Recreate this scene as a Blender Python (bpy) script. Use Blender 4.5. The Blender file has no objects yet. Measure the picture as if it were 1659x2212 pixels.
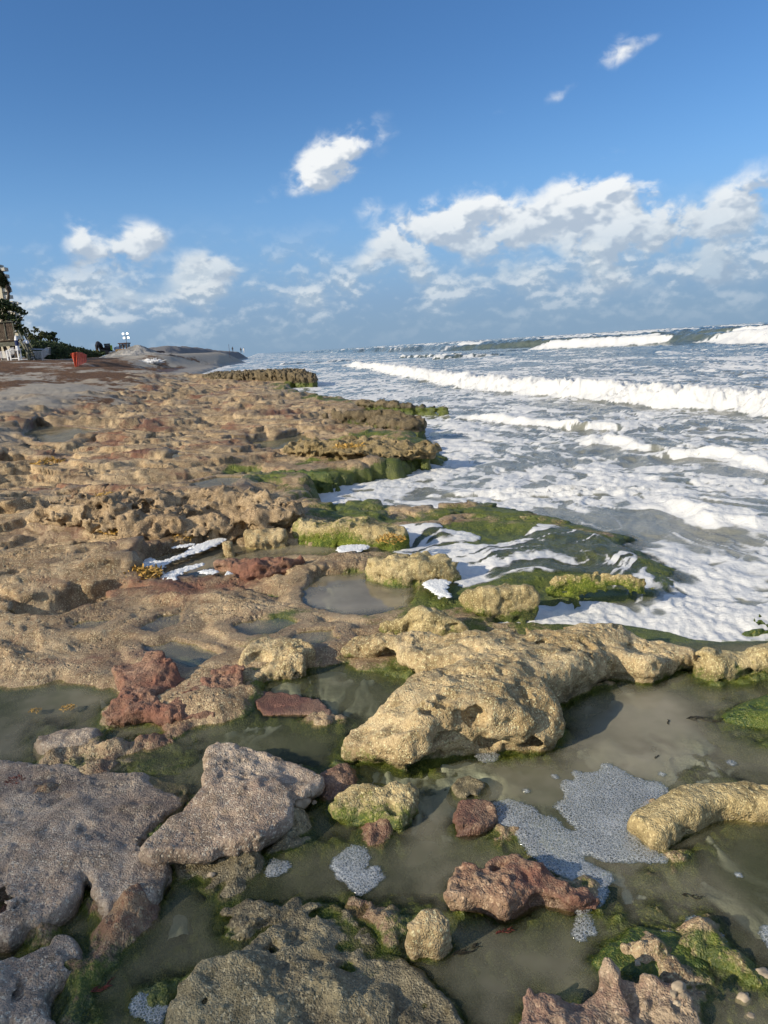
QUAL = 0.8
import bpy, math, random
import numpy as np
from math import radians, sin, cos, tan, pi, sqrt
from mathutils import Vector, Matrix
random.seed(5); rng = np.random.RandomState(11)
SC = bpy.context.scene
COL = SC.collection
f32 = np.float32

# ---------------------------------------------------------------- camera
W, H, FPX = 1659.0, 2212.0, 1555.0
CAMZ = 1.6
PIT, ROL = radians(13.0), radians(3.6)
_cp, _sp, _cr, _sr = cos(PIT), sin(PIT), cos(ROL), sin(ROL)

def ray(px, py):
    dx = (px - W/2)/FPX; up = -(py - H/2)/FPX
    a = dx*_cr + up*_sr; b = -dx*_sr + up*_cr
    return (a, _cp + b*_sp, -_sp + b*_cp)

def P(px, py, z=0.0):
    """ground point seen along a sight line, at height z"""
    d = ray(px, py); dz = min(d[2], -1e-3)
    t = (z - CAMZ)/dz
    return (d[0]*t, d[1]*t)

def PY(px, py, Y):
    d = ray(px, py); t = Y/d[1]
    return Vector((d[0]*t, Y, CAMZ + d[2]*t))

cam = bpy.data.cameras.new('camera'); co = bpy.data.objects.new('camera', cam); COL.objects.link(co)
cam.sensor_fit = 'VERTICAL'; cam.sensor_height = 36.0; cam.lens = 36.0*FPX/H
cam.clip_start = 0.05; cam.clip_end = 20000
R_, U_, F_ = Vector((1, 0, 0)), Vector((0, _sp, _cp)), Vector((0, _cp, -_sp))
cx, cy = R_*_cr - U_*_sr, R_*_sr + U_*_cr
co.matrix_world = Matrix(((cx.x, cy.x, -F_.x, 0), (cx.y, cy.y, -F_.y, 0), (cx.z, cy.z, -F_.z, CAMZ), (0, 0, 0, 1)))
SC.camera = co

# ---------------------------------------------------------------- noise
_perm = np.random.RandomState(3).permutation(4096).astype(np.int32)
_ang = (np.random.RandomState(4).rand(4096)*2*np.pi)
_g2 = np.stack([np.cos(_ang), np.sin(_ang)], 1).astype(f32)
_g3 = np.random.RandomState(5).randn(4096, 3); _g3 /= np.linalg.norm(_g3, axis=1)[:, None]; _g3 = _g3.astype(f32)

def _h2(i, j, s): return _perm[(_perm[(i + s*131) & 4095] + j) & 4095]
def _h3(i, j, k, s): return _perm[(_perm[(_perm[(i + s*131) & 4095] + j) & 4095] + k) & 4095]

def perlin2(x, y, s=0):
    x = np.asarray(x, f32); y = np.asarray(y, f32)
    i = np.floor(x).astype(np.int32); j = np.floor(y).astype(np.int32)
    fx = x - i; fy = y - j
    u = fx*fx*fx*(fx*(fx*6-15)+10); v = fy*fy*fy*(fy*(fy*6-15)+10)
    def g(a, b, dx, dy):
        q = _g2[_h2(a, b, s)]; return q[..., 0]*dx + q[..., 1]*dy
    n00 = g(i, j, fx, fy); n10 = g(i+1, j, fx-1, fy); n01 = g(i, j+1, fx, fy-1); n11 = g(i+1, j+1, fx-1, fy-1)
    a = n00 + u*(n10-n00); b = n01 + u*(n11-n01)
    return (a + v*(b-a))*1.5

def fbm(x, y, o=4, s=0, gain=.5, lac=2.03):
    r = 0; a = 1.0; t = 0
    for k in range(o):
        r = r + a*perlin2(x, y, s+k); t += a; a *= gain; x = x*lac+3.1; y = y*lac+1.7
    return r/t*1.3

def perlin3(x, y, z, s=0):
    i = np.floor(x).astype(np.int32); j = np.floor(y).astype(np.int32); k = np.floor(z).astype(np.int32)
    fx = (x-i).astype(f32); fy = (y-j).astype(f32); fz = (z-k).astype(f32)
    u = fx*fx*(3-2*fx); v = fy*fy*(3-2*fy); w = fz*fz*(3-2*fz)
    def g(a, b, c, dx, dy, dz):
        q = _g3[_h3(a, b, c, s)]; return q[..., 0]*dx+q[..., 1]*dy+q[..., 2]*dz
    def pl(c, dz):
        n00 = g(i, j, c, fx, fy, dz); n10 = g(i+1, j, c, fx-1, fy, dz)
        n01 = g(i, j+1, c, fx, fy-1, dz); n11 = g(i+1, j+1, c, fx-1, fy-1, dz)
        a = n00+u*(n10-n00); b = n01+u*(n11-n01); return a+v*(b-a)
    p0 = pl(k, fz); p1 = pl(k+1, fz-1)
    return (p0+w*(p1-p0))*1.5

def worley2(x, y, s=0, jit=.9):
    """distance to the nearest point, and a random number of that point"""
    i = np.floor(x).astype(np.int32); j = np.floor(y).astype(np.int32)
    best = np.full(x.shape, 9., f32); rid = np.zeros(x.shape, f32)
    for a in (-1, 0, 1):
        for b in (-1, 0, 1):
            h = _h2(i+a, j+b, s)
            px = i+a+.5+jit*((h & 63)/63.-.5); py = j+b+.5+jit*(((h >> 6) & 63)/63.-.5)
            d = np.hypot(px-x, py-y).astype(f32)
            m = d < best
            best = np.where(m, d, best); rid = np.where(m, ((h*7919) & 1023)/1023., rid)
    return best, rid.astype(f32)

def sst(a, b, x):
    t = np.clip((x-a)/(b-a), 0, 1); return t*t*(3-2*t)

def sdf(poly, x, y, far=3.0):
    """signed distance to a polygon, positive inside; -far well outside its box"""
    p = np.asarray(poly, float)
    x = np.asarray(x); y = np.asarray(y); sh = x.shape
    xf = x.ravel(); yf = y.ravel()
    out = np.full(xf.shape, -far, f32)
    lo = p.min(0)-far; hi = p.max(0)+far
    m = np.nonzero((xf > lo[0]) & (xf < hi[0]) & (yf > lo[1]) & (yf < hi[1]))[0]
    if len(m) == 0: return out.reshape(sh)
    X = xf[m]; Y = yf[m]; d2 = np.full(X.shape, 1e9); ins = np.zeros(X.shape, bool)
    n = len(p)
    for k in range(n):
        ax, ay = p[k]; bx, by = p[(k+1) % n]
        ex, ey = bx-ax, by-ay
        t = np.clip(((X-ax)*ex+(Y-ay)*ey)/(ex*ex+ey*ey+1e-12), 0, 1)
        d2 = np.minimum(d2, (X-ax-t*ex)**2+(Y-ay-t*ey)**2)
        if ay != by:
            c = (ay > Y) != (by > Y)
            ins ^= c & (X < ex*(Y-ay)/(by-ay)+ax)
    d = np.sqrt(d2)
    out[m] = np.clip(np.where(ins, d, -d), -far, None)
    return out.reshape(sh)

def WP(pts, zb, zf=None):
    """trace of sight lines -> ground outline; zb height at the far end, zf at the near end"""
    if zf is None: zf = zb
    ys = [p[1] for p in pts]; a, b = min(ys), max(ys)
    return [P(px, py, zb+(zf-zb)*(py-a)/max(1, b-a)) for px, py in pts]

# ---------------------------------------------------------------- object helpers
def tag(o, label=None, cat=None, group=None, kind=None):
    if label: o['label'] = label
    if cat: o['category'] = cat
    if group: o['group'] = group
    if kind: o['kind'] = kind
    return o

def mesh_np(name, V, Q, mat=None, parent=None, attrs=None, smooth=True, origin=None, tris=False):
    V = np.asarray(V, f32); Q = np.asarray(Q, np.int32); k = 3 if tris else 4
    me = bpy.data.meshes.new(name)
    if origin is not None: V = V - np.asarray(origin, f32)
    me.vertices.add(len(V)); me.vertices.foreach_set('co', V.ravel())
    me.loops.add(k*len(Q)); me.loops.foreach_set('vertex_index', Q.ravel())
    me.polygons.add(len(Q))
    me.polygons.foreach_set('loop_start', np.arange(len(Q), dtype=np.int32)*k)
    me.polygons.foreach_set('use_smooth', np.full(len(Q), smooth, bool))
    for nm, a in (attrs or {}).items():
        at = me.attributes.new(nm, 'FLOAT', 'POINT'); at.data.foreach_set('value', np.asarray(a, f32).ravel())
    me.update(calc_edges=True); me.validate()
    o = bpy.data.objects.new(name, me); COL.objects.link(o)
    if origin is not None: o.location = origin
    if mat: me.materials.append(mat)
    if parent: o.parent = parent
    return o

def grid_mesh(name, X, Y, Z, mat, attrs=None, keep=None, origin=None):
    n, m = X.shape
    V = np.stack([X, Y, Z], -1).reshape(-1, 3)
    idx = np.arange(n*m).reshape(n, m)
    Q = np.stack([idx[:-1, :-1], idx[:-1, 1:], idx[1:, 1:], idx[1:, :-1]], -1)
    if keep is not None:
        kf = keep[:-1, :-1] | keep[:-1, 1:] | keep[1:, 1:] | keep[1:, :-1]
        Q = Q[kf]
    Q = Q.reshape(-1, 4)
    at = {k: a.ravel() for k, a in (attrs or {}).items()}
    if keep is not None:
        used = np.zeros(len(V), bool); used[Q.ravel()] = True
        rm = np.cumsum(used)-1; V = V[used]; Q = rm[Q]; at = {k: a[used] for k, a in at.items()}
    return mesh_np(name, V, Q, mat, None, at, True, origin)

class MB:
    """collects simple shapes into one mesh"""
    def __init__(s): s.v = []; s.f = []
    def add(s, vs, fs):
        b = len(s.v); s.v += [tuple(v) for v in vs]; s.f += [tuple(b+i for i in f) for f in fs]; return s
    def box(s, c, d, rz=0, M=None, bev=0):
        hx, hy, hz = d[0]/2, d[1]/2, d[2]/2
        e = bev
        vs = []
        if e:
            for z, q in ((-hz, e), (-hz+e, 0), (hz-e, 0), (hz, e)):
                vs += [(x*(hx-q) , y*(hy-q), z) for x, y in ((-1, -1), (1, -1), (1, 1), (-1, 1))]
            fs = [(3, 2, 1, 0), (12, 13, 14, 15)]
            for r in range(3): fs += [(r*4+k, r*4+(k+1) % 4, r*4+4+(k+1) % 4, r*4+4+k) for k in range(4)]
        else:
            vs = [(x*hx, y*hy, z*hz) for z in (-1, 1) for x, y in ((-1, -1), (1, -1), (1, 1), (-1, 1))]
            fs = [(3, 2, 1, 0), (4, 5, 6, 7)]+[(k, (k+1) % 4, 4+(k+1) % 4, 4+k) for k in range(4)]
        M = (Matrix.Translation(c) @ Matrix.Rotation(rz, 4, 'Z')) if M is None else M
        return s.add([M @ Vector(v) for v in vs], fs)
    def tube(s, pts, rad, n=8, cap=True):
        pts = [Vector(p) for p in pts]; k = len(pts)
        rad = rad if isinstance(rad, (list, tuple)) else [rad]*k
        vs = []; fs = []
        for i, p in enumerate(pts):
            t = (pts[min(i+1, k-1)]-pts[max(i-1, 0)]).normalized()
            a = t.orthogonal().normalized() if i == 0 else (pa - t*pa.dot(t)).normalized()
            pa = a; b = t.cross(a)
            vs += [p+(a*cos(2*pi*j/n)+b*sin(2*pi*j/n))*rad[i] for j in range(n)]
        for i in range(k-1): fs += [(i*n+j, i*n+(j+1) % n, i*n+n+(j+1) % n, i*n+n+j) for j in range(n)]
        if cap: fs += [tuple(range(n-1, -1, -1)), tuple(range((k-1)*n, k*n))]
        return s.add(vs, fs)
    def prism(s, prof, y0, y1, M=None):
        """profile in x,z pushed along y"""
        n = len(prof); M = M or Matrix()
        vs = [M @ Vector((x, y0, z)) for x, z in prof]+[M @ Vector((x, y1, z)) for x, z in prof]
        return s.add(vs, [tuple(range(n)), tuple(range(2*n-1, n-1, -1))]+[(k, n+k, n+(k+1) % n, (k+1) % n) for k in range(n)])
    def build(s, name, mat, parent=None, loc=None, smooth=False):
        me = bpy.data.meshes.new(name); me.from_pydata(s.v, [], s.f); me.update()
        if smooth: me.polygons.foreach_set('use_smooth', [True]*len(me.polygons))
        o = bpy.data.objects.new(name, me); COL.objects.link(o)
        if mat: me.materials.append(mat)
        if parent: o.parent = parent
        if loc is not None: o.location = loc
        return o

def empty(name, loc, rz=0):
    o = bpy.data.objects.new(name, None); COL.objects.link(o); o.location = loc; o.rotation_euler = (0, 0, rz); o.empty_display_size = .2
    return o

def copy_tree(o, parent=None):
    c = o.copy(); COL.objects.link(c); c.parent = parent
    for ch in list(o.children): copy_tree(ch, c)
    return c

# ---------------------------------------------------------------- node helpers
class E:
    """a value in a node tree; arithmetic makes Math nodes"""
    def __init__(s, nt, sock): s.nt = nt; s.s = sock
    def _m(s, op, *a, clamp=False):
        n = s.nt.nodes.new('ShaderNodeMath'); n.operation = op; n.use_clamp = clamp
        for k, v in enumerate((s,)+a):
            if isinstance(v, E): s.nt.links.new(v.s, n.inputs[k])
            else: n.inputs[k].default_value = float(v)
        return E(s.nt, n.outputs[0])
    def __add__(s, o): return s._m('ADD', o)
    __radd__ = __add__
    def __sub__(s, o): return s._m('SUBTRACT', o)
    def __rsub__(s, o): return (s*-1.0)+o
    def __mul__(s, o): return s._m('MULTIPLY', o)
    __rmul__ = __mul__
    def __truediv__(s, o): return s._m('DIVIDE', o)
    def __pow__(s, o): return s._m('POWER', o)
    def clamp(s): return s._m('ADD', 0.0, clamp=True)
    def abs(s): return s._m('ABSOLUTE')
    def max(s, o): return s._m('MAXIMUM', o)
    def min(s, o): return s._m('MINIMUM', o)
    def exp(s): return s._m('EXPONENT')
    def step(s, a, b):
        n = s.nt.nodes.new('ShaderNodeMapRange'); n.interpolation_type = 'SMOOTHSTEP'
        s.nt.links.new(s.s, n.inputs[0]); n.inputs[1].default_value = a; n.inputs[2].default_value = b
        return E(s.nt, n.outputs[0])

class T:
    """node-tree builder"""
    def __init__(s, nt): s.nt = nt
    def new(s, t): return s.nt.nodes.new(t)
    def link(s, a, b): s.nt.links.new(a.s if isinstance(a, E) else a, b)
    def val(s, v):
        n = s.new('ShaderNodeValue'); n.outputs[0].default_value = v; return E(s.nt, n.outputs[0])
    def attr(s, nm):
        n = s.new('ShaderNodeAttribute'); n.attribute_name = nm; return E(s.nt, n.outputs['Fac'])
    def pos(s): return s.new('ShaderNodeNewGeometry').outputs['Position']
    def xyz(s, v):
        n = s.new('ShaderNodeSeparateXYZ'); s.link(v, n.inputs[0]); return [E(s.nt, o) for o in n.outputs]
    def vec(s, x, y, z):
        n = s.new('ShaderNodeCombineXYZ')
        for k, v in enumerate((x, y, z)):
            if isinstance(v, E): s.link(v, n.inputs[k])
            else: n.inputs[k].default_value = v
        return n.outputs[0]
    def mapv(s, v, scale=(1, 1, 1), loc=(0, 0, 0), rot=(0, 0, 0)):
        n = s.new('ShaderNodeMapping'); s.link(v, n.inputs[0]); n.inputs['Scale'].default_value = scale
        n.inputs['Location'].default_value = loc; n.inputs['Rotation'].default_value = rot; return n.outputs[0]
    def noise(s, v, scale, detail=4, rough=.55, dist=0.0, lac=2.0, color=False):
        n = s.new('ShaderNodeTexNoise'); s.link(v, n.inputs['Vector']); n.inputs['Scale'].default_value = scale
        n.inputs['Detail'].default_value = detail; n.inputs['Roughness'].default_value = rough
        n.inputs['Distortion'].default_value = dist; n.inputs['Lacunarity'].default_value = lac
        return n.outputs['Color'] if color else E(s.nt, n.outputs['Fac'])
    def voro(s, v, scale, feature='F1', rnd=1.0, out='Distance'):
        n = s.new('ShaderNodeTexVoronoi'); s.link(v, n.inputs['Vector']); n.feature = feature; n.inputs['Scale'].default_value = scale
        n.inputs['Randomness'].default_value = rnd
        return E(s.nt, n.outputs[out])
    def mix(s, f, a, b, blend='MIX'):
        n = s.new('ShaderNodeMix'); n.data_type = 'RGBA'; n.blend_type = blend
        for v, i in ((f, 0), (a, 6), (b, 7)):
            if isinstance(v, E): s.link(v, n.inputs[i])
            elif hasattr(v, 'links'): s.link(v, n.inputs[i])
            elif isinstance(v, (tuple, list)): n.inputs[i].default_value = (*v[:3], 1)
            else: n.inputs[i].default_value = v
        return n.outputs[2]
    def mixf(s, f, a, b): return a + (b-a)*f if isinstance(a, E) or isinstance(b, E) else f*(b-a)+a
    def bump(s, h, strength=.5, dist=.01, normal=None):
        n = s.new('ShaderNodeBump'); s.link(h, n.inputs['Height']); n.inputs['Strength'].default_value = strength
        n.inputs['Distance'].default_value = dist
        if normal is not None: s.link(normal, n.inputs['Normal'])
        return n.outputs[0]
    def mixsh(s, f, a, b):
        n = s.new('ShaderNodeMixShader')
        if isinstance(f, E): s.link(f, n.inputs[0])
        else: n.inputs[0].default_value = f
        s.link(a, n.inputs[1]); s.link(b, n.inputs[2]); return n.outputs[0]
    def bsdf(s, col=None, rough=.8, spec=.5, normal=None, **kw):
        n = s.new('ShaderNodeBsdfPrincipled')
        if col is not None:
            if isinstance(col, (tuple, list)): n.inputs['Base Color'].default_value = (*col[:3], 1)
            else: s.link(col, n.inputs['Base Color'])
        for nm, v in (('Roughness', rough), ('Specular IOR Level', spec)):
            if isinstance(v, E): s.link(v, n.inputs[nm])
            else: n.inputs[nm].default_value = v
        if normal is not None: s.link(normal, n.inputs['Normal'])
        for k, v in kw.items(): n.inputs[k.replace('_', ' ')].default_value = v
        return n.outputs[0]

def newmat(name):
    m = bpy.data.materials.new(name); m.use_nodes = True; m.node_tree.nodes.clear()
    t = T(m.node_tree); out = t.new('ShaderNodeOutputMaterial')
    return m, t, out

def simple(name, col, rough=.7, spec=.4, var=.25, scale=6.0, metal=0.0, bump=0.0):
    m, t, out = newmat(name); p = t.pos()
    n = t.noise(p, scale, 5, .6)
    c = t.mix(n.step(.3, .7), tuple(v*(1-var) for v in col), tuple(min(1, v*(1+var)) for v in col))
    nb = t.bump(t.noise(p, scale*8, 4), .4, bump) if bump else None
    t.link(t.bsdf(c, rough, spec, nb, Metallic=metal), out.inputs[0]); return m
# ---------------------------------------------------------------- light and sky
SUN_EL = radians(25); SUN_AZ = radians(242)          # azimuth clockwise from +Y
sd_ = Vector((sin(SUN_AZ)*cos(SUN_EL), cos(SUN_AZ)*cos(SUN_EL), sin(SUN_EL)))
sl = bpy.data.lights.new('sun', 'SUN'); sl.energy = 4.1; sl.angle = radians(.5); sl.color = (1, .87, .68)
so = bpy.data.objects.new('sun', sl); COL.objects.link(so); so.rotation_euler = sd_.to_track_quat('Z', 'Y').to_euler(); so.location = (-30, -20, 40)

def make_world():
    w = bpy.data.worlds.new('World'); SC.world = w; w.use_nodes = True
    nt = w.node_tree; nt.nodes.clear(); t = T(nt)
    sky = t.new('ShaderNodeTexSky'); sky.sky_type = 'NISHITA'; sky.sun_disc = False
    sky.sun_elevation = SUN_EL; sky.sun_rotation = SUN_AZ; sky.altitude = 0; sky.air_density = 1.0; sky.dust_density = .55; sky.ozone_density = 2.0
    d = t.new('ShaderNodeTexCoord').outputs['Generated']
    x, y, z = t.xyz(d)
    az = x._m('ARCTAN2', y); el = z._m('ARCSINE')
    # cumulus clouds: (px, py, radius along, radius across, turn in degrees, weight)
    C = [(174, 522, 40, 58, 0, 2.4), (268, 538, 56, 48, -10, 2.6), (345, 515, 34, 24, 0, .5), (150, 610, 34, 18, -10, .8), (85, 628, 30, 16, 0, .8),
         (722, 345, 110, 50, -28, 1.6), (640, 405, 70, 20, -15, .75), (792, 445, 36, 30, -60, .75), (440, 597, 72, 42, -8, 2.0), (350, 660, 60, 26, -8, .6), (250, 650, 60, 30, -8, .6),
         (860, 505, 70, 34, -20, 1.2), (965, 465, 90, 50, -15, 1.3), (1080, 445, 80, 54, -12, 1.2), (1210, 425, 90, 58, -12, 1.2), (1320, 385, 66, 50, -25, 1.1), (1040, 520, 190, 34, -5, .85), (1240, 480, 120, 40, -8, .8),
         (1320, 510, 92, 50, -22, 1.35), (1240, 575, 110, 44, -10, 1.1), (1460, 485, 120, 50, -12, 1.4), (1415, 412, 50, 30, 0, .85), (1550, 470, 70, 36, -10, .8),
         (1625, 395, 70, 60, -20, 1.4), (905, 568, 38, 34, -10, 1.9), (815, 565, 56, 28, -25, 1.1), (1050, 590, 90, 32, -8, .95), (1300, 620, 110, 32, -6, .9), (1580, 570, 130, 44, -8, 1.3), (960, 625, 120, 34, -6, .8), (640, 650, 110, 32, -10, .75),
         (1328, 118, 52, 32, -50, .72), (1205, 203, 50, 24, -25, .72), (1060, 240, 70, 18, -8, .45), (1400, 85, 50, 14, -30, .45)]
    def ae(px, py):
        q = Vector(ray(px, py)).normalized(); return math.atan2(q.x, q.y), math.asin(q.z)
    G = None; S = None
    for px, py, ra, rb, rot, wt in C:
        c = ae(px, py); a = ae(px+ra*cos(radians(rot)), py+ra*sin(radians(rot))); b = ae(px+rb*sin(radians(rot)), py-rb*cos(radians(rot)))
        M = np.linalg.inv(np.array([[a[0]-c[0], b[0]-c[0]], [a[1]-c[1], b[1]-c[1]]]))
        u = az*M[0, 0] + (el*M[0, 1] - (c[0]*M[0, 0]+c[1]*M[0, 1]))
        v = az*M[1, 0] + (el*M[1, 1] - (c[0]*M[1, 0]+c[1]*M[1, 1]))
        g = (u*u + v*v)._m('MULTIPLY', -.9).exp()*wt
        l = g*(v*.9 - u*.35)
        G = g if G is None else G+g; S = l if S is None else S+l
    # low bank towards the horizon
    lown = t.noise(t.vec(az*2.2, el*4.0, 3.3), 2.0, 3, .5)
    band = ((el-.074)*(1/.048)); band = (band*band*-1.0).exp()*(lown.step(.3, .7)*.35+.68)
    # unseen cloud overhead and behind the camera, added for neutral fill light
    ovn = t.noise(t.vec(x/(z+.25), y/(z+.25), 8.0), 1.3, 4, .55)
    pf = t.noise(t.vec(az*4.2, el*7.5, 5.1), 1.6, 2, .5).step(.36, .62)
    G = G*(pf*.75 + .42)
    ovm = (el.step(.85, 1.15) + y.step(-.05, -.35)*el.step(.05, .25)).clamp()
    G = G + ovn.step(.34, .60)*ovm*.95
    def nz(da, de, det):
        v = t.vec((az+da)*10.0, (el+de)*14.0, 2.6)
        wv = t.noise(v, 2.2, 3, .5, color=True)
        mm = t.new('ShaderNodeVectorMath'); mm.operation = 'MULTIPLY_ADD'; t.link(wv, mm.inputs[0]); mm.inputs[1].default_value = (.35, .35, .35); t.link(v, mm.inputs[2])
        return t.noise(mm.outputs[0], 1.9, det, .53)
    n0 = nz(0, 0, 9); m0 = nz(0, 0, 3.2); n1 = nz(-.009, .012, 3.2)
    D = G*(n0.step(.26, .74)*2.05 + .02) - .34
    alpha = D.step(-.10, 1.20)
    lit = ((S/(G+.15))*.75 + (m0-n1)*4.2 + (n0-m0)*1.1 + .56).clamp()
    shade = t.mix(el.step(.02, .16), (.33, .43, .55), (.46, .53, .62))
    ccol = t.mix(lit.step(.15, .85), shade, t.mix(el.step(.05, .19), (.50, .60, .69), (.93, .94, .93)))
    # blue-grey murk over the horizon
    hz = (el.abs()*(-1/.042)).exp()
    bg = t.new('ShaderNodeBackground'); bg.inputs[1].default_value = .10
    hs = t.new('ShaderNodeHueSaturation'); t.link(sky.outputs[0], hs.inputs['Color']); hs.inputs['Saturation'].default_value = 1.12
    K = 7.0
    def up(c):
        mm = t.new('ShaderNodeVectorMath'); mm.operation = 'SCALE'; t.link(c, mm.inputs[0]); mm.inputs['Scale'].default_value = K; return mm.outputs[0]
    tint = t.new('ShaderNodeMix'); tint.data_type = 'RGBA'; tint.blend_type = 'MULTIPLY'; tint.inputs[0].default_value = 1.0
    t.link(hs.outputs[0], tint.inputs[6]); tint.inputs[7].default_value = (.51, .70, .90, 1)
    class _o: outputs = [tint.outputs[2]]
    hs = _o
    hb = (el.abs()*(-1/.17)).exp()
    c1 = t.mix(hb.step(.12, .75)*.95, hs.outputs[0], up(t.mix(el.step(.0, .22), (.235, .36, .52), (.24, .45, .80))))
    c1 = t.mix(hz*.55, c1, up(t.mix(.5, (.23, .345, .475), (.23, .345, .475))))
    cs = t.new('ShaderNodeVectorMath'); cs.operation = 'SCALE'; t.link(up(ccol), cs.inputs[0]); t.link(ovm*1.1 + 1.0, cs.inputs['Scale'])  # added overhead cloud brightened further as fill
    c2 = t.mix(alpha*(1-hz*.75)*.93, c1, cs.outputs[0])
    # many small low puffs stacked down to the horizon
    bv = lambda de: t.noise(t.vec(az*9.0, (el+de)*13.0, 4.4), 2.4, 6, .52, .1)
    b0 = bv(0); b1 = bv(.006)
    bm = band.clamp()*(1-hz*.5)
    ba = b0.step(.40, .66)*bm*.95
    bl = ((b0-b1)*5.0 + .42 + (b0-.5)*1.0).clamp()
    c2 = t.mix(ba, c2, up(t.mix(bl.step(.2, .9), (.36, .46, .57), (.74, .79, .82))))
    # below the horizon: dim sea-coloured ground
    c3 = t.mix(z.step(-.02, -.06), c2, (.6, .75, .85))
    t.link(c3, bg.inputs[0])
    o = t.new('ShaderNodeOutputWorld'); t.link(bg.outputs[0], o.inputs[0])
make_world()
SC.view_settings.view_transform = 'Standard'; SC.view_settings.look = 'None'; SC.view_settings.exposure = 0.58; SC.view_settings.gamma = 1

# ---------------------------------------------------------------- rock, sand, weed materials
def rock_mat(name, A, B, red=.0, green=.0, gz=(.0, .10), terrain=False, wetz=.032, redcol=(.115, .048, .034), grit=1.0):
    m, t, out = newmat(name); p = t.pos(); x, y, z = t.xyz(p)
    n1 = t.noise(p, 2.3, 6, .62); n2 = t.noise(p, 11, 5, .6); n3 = t.noise(p, 75, 3, .6)
    v1 = t.voro(p, 190); v1c = t.voro(p, 190, out='Color')
    c = t.mix(n1.step(.36, .64), A, B)
    c = t.mix(n2.step(.44, .68)*.70, c, tuple(q*f for q, f in zip(A, (.50, .50, .46))))
    mo = t.noise(t.mapv(p, loc=(4, 4, 4)), 27, 5, .7)
    c = t.mix(mo.step(.54, .68)*.55, c, tuple(q*f for q, f in zip(A, (.42, .46, .36))))
    # gritty worm-tube crust: pale and dark grains
    gr = t.voro(p, 170, out='Color')
    c = t.mix((gr-.0).step(.66, .9)*.55*grit, c, tuple(min(.78, q*1.8+.04) for q in B))
    c = t.mix(gr.step(.32, .10)*.6*grit, c, tuple(q*.42 for q in A))
    # rust-red coralline crust
    rn = t.noise(t.mapv(p, loc=(7, 3, 1)), 1.9, 6, .66)
    ra = t.attr('red')
    rf = (rn*1.35 + n3*.25 - .30 + n2*.25 - .125 + ra*.6 + (red-.66))*3.6
    rc = t.mix(n2.step(.35, .65), redcol, (redcol[0]*1.9, redcol[1]*2.0, redcol[2]*1.9))
    c = t.mix(rf.clamp()*.82, c, rc)
    # algae: low down, near the water, and where the attribute says so
    gn = t.noise(t.mapv(p, loc=(1, 9, 4)), 4.2, 6, .68)
    ga = t.attr('green')
    low = z.step(gz[1], gz[0])
    gf = (gn*1.5 + n3*.5 + mo*.5 - .25 + low*.55*(1 if green > 0 else .55) + z.step(.012, -.03)*.75 + ga*1.15 + (green-1.72))*4.0
    gcol = t.mix(n2.step(.3, .7), (.022, .06, .006), (.12, .165, .014))
    gcol = t.mix(gr.step(.55, .95)*.75, gcol, (.27, .27, .05))
    c = t.mix(gf.clamp()*.92, c, gcol)
    wet = (z + (n1-.5)*.06).step(wetz+.03, wetz-.03)
    if terrain:
        wet = t.attr('wet').max(wet*0.6)
        sa = t.attr('sand'); wd = t.attr('weed')
        sn = t.noise(p, 1.1, 6, .6)
        sc_ = t.mix(sn, (.27, .24, .19), (.38, .345, .285)); sc_ = t.mix(t.voro(p, 60, out='Color').step(.85, 1)*.4, sc_, (.6, .57, .5))
        c = t.mix(sa.clamp(), c, sc_)
        c = t.mix(t.attr('berm_shade').clamp(), c, t.mix(sn, (.13, .125, .12), (.21, .20, .19)))  # grey dredged sand, darkened to put the berm's shade into its colour
        wn = t.noise(t.mapv(p, scale=(1.0, .55, 1)), 1.3, 10, .78); wf = (wn*2.0 + wd*1.0 - 1.50)*7.0
        wc = t.mix(t.noise(p, 30, 3).step(.35, .65), (.05, .023, .011), (.17, .085, .03))
        c = t.mix(wf.clamp()*.95, c, wc)
    c = t.mix(wet*.5, c, t.mix(1.0, c, (.42, .40, .35), 'MULTIPLY'))
    pm = t.noise(t.mapv(p, loc=(2, 2, 9)), 3.1, 4, .6).step(.42, .62)
    pv = t.voro(t.mapv(p, scale=(1, 1, .6)), 24); pv2 = t.voro(p, 62)
    pits = (pv.step(.38, .12)*1.5 + pv2.step(.36, .14)*.7)*pm
    h = pits*-.9 + n3*.55 + t.noise(p, 22, 8, .70)*1.0 + v1*-.45
    hb = t.bump(h, .62, .014)
    rough = wet*-.38 + .86
    t.link(t.bsdf(c, rough, wet*.25+.22, hb), out.inputs[0]); return m

TAN_A, TAN_B = (.32, .235, .12), (.50, .39, .225)
GRY_A, GRY_B = (.28, .21, .155), (.46, .375, .285)
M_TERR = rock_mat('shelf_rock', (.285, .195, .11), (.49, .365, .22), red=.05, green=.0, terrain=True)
M_TAN = rock_mat('tan_worm_rock', TAN_A, TAN_B, red=-.3, green=.10, gz=(.02, .14))
M_GREY = rock_mat('grey_pink_rock', GRY_A, GRY_B, red=.06, green=-.20, gz=(.0, .05), redcol=(.17, .095, .075), grit=.8)
M_RED = rock_mat('red_crust_rock', (.25, .16, .10), (.33, .22, .15), red=.34, green=.05, gz=(-.02, .035))
M_MOSS = rock_mat('mossy_rock', (.30, .235, .11), (.47, .375, .20), red=-.4, green=.40, gz=(.0, .15))
M_GREEN = rock_mat('algae_rock', (.04, .085, .012), (.09, .14, .02), red=-.5, green=.9, grit=.4, wetz=.2)
M_DARK = rock_mat('dark_wet_rock', (.095, .075, .045), (.17, .135, .08), red=-.3, green=.22, gz=(.0, .35), wetz=.1)

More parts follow.
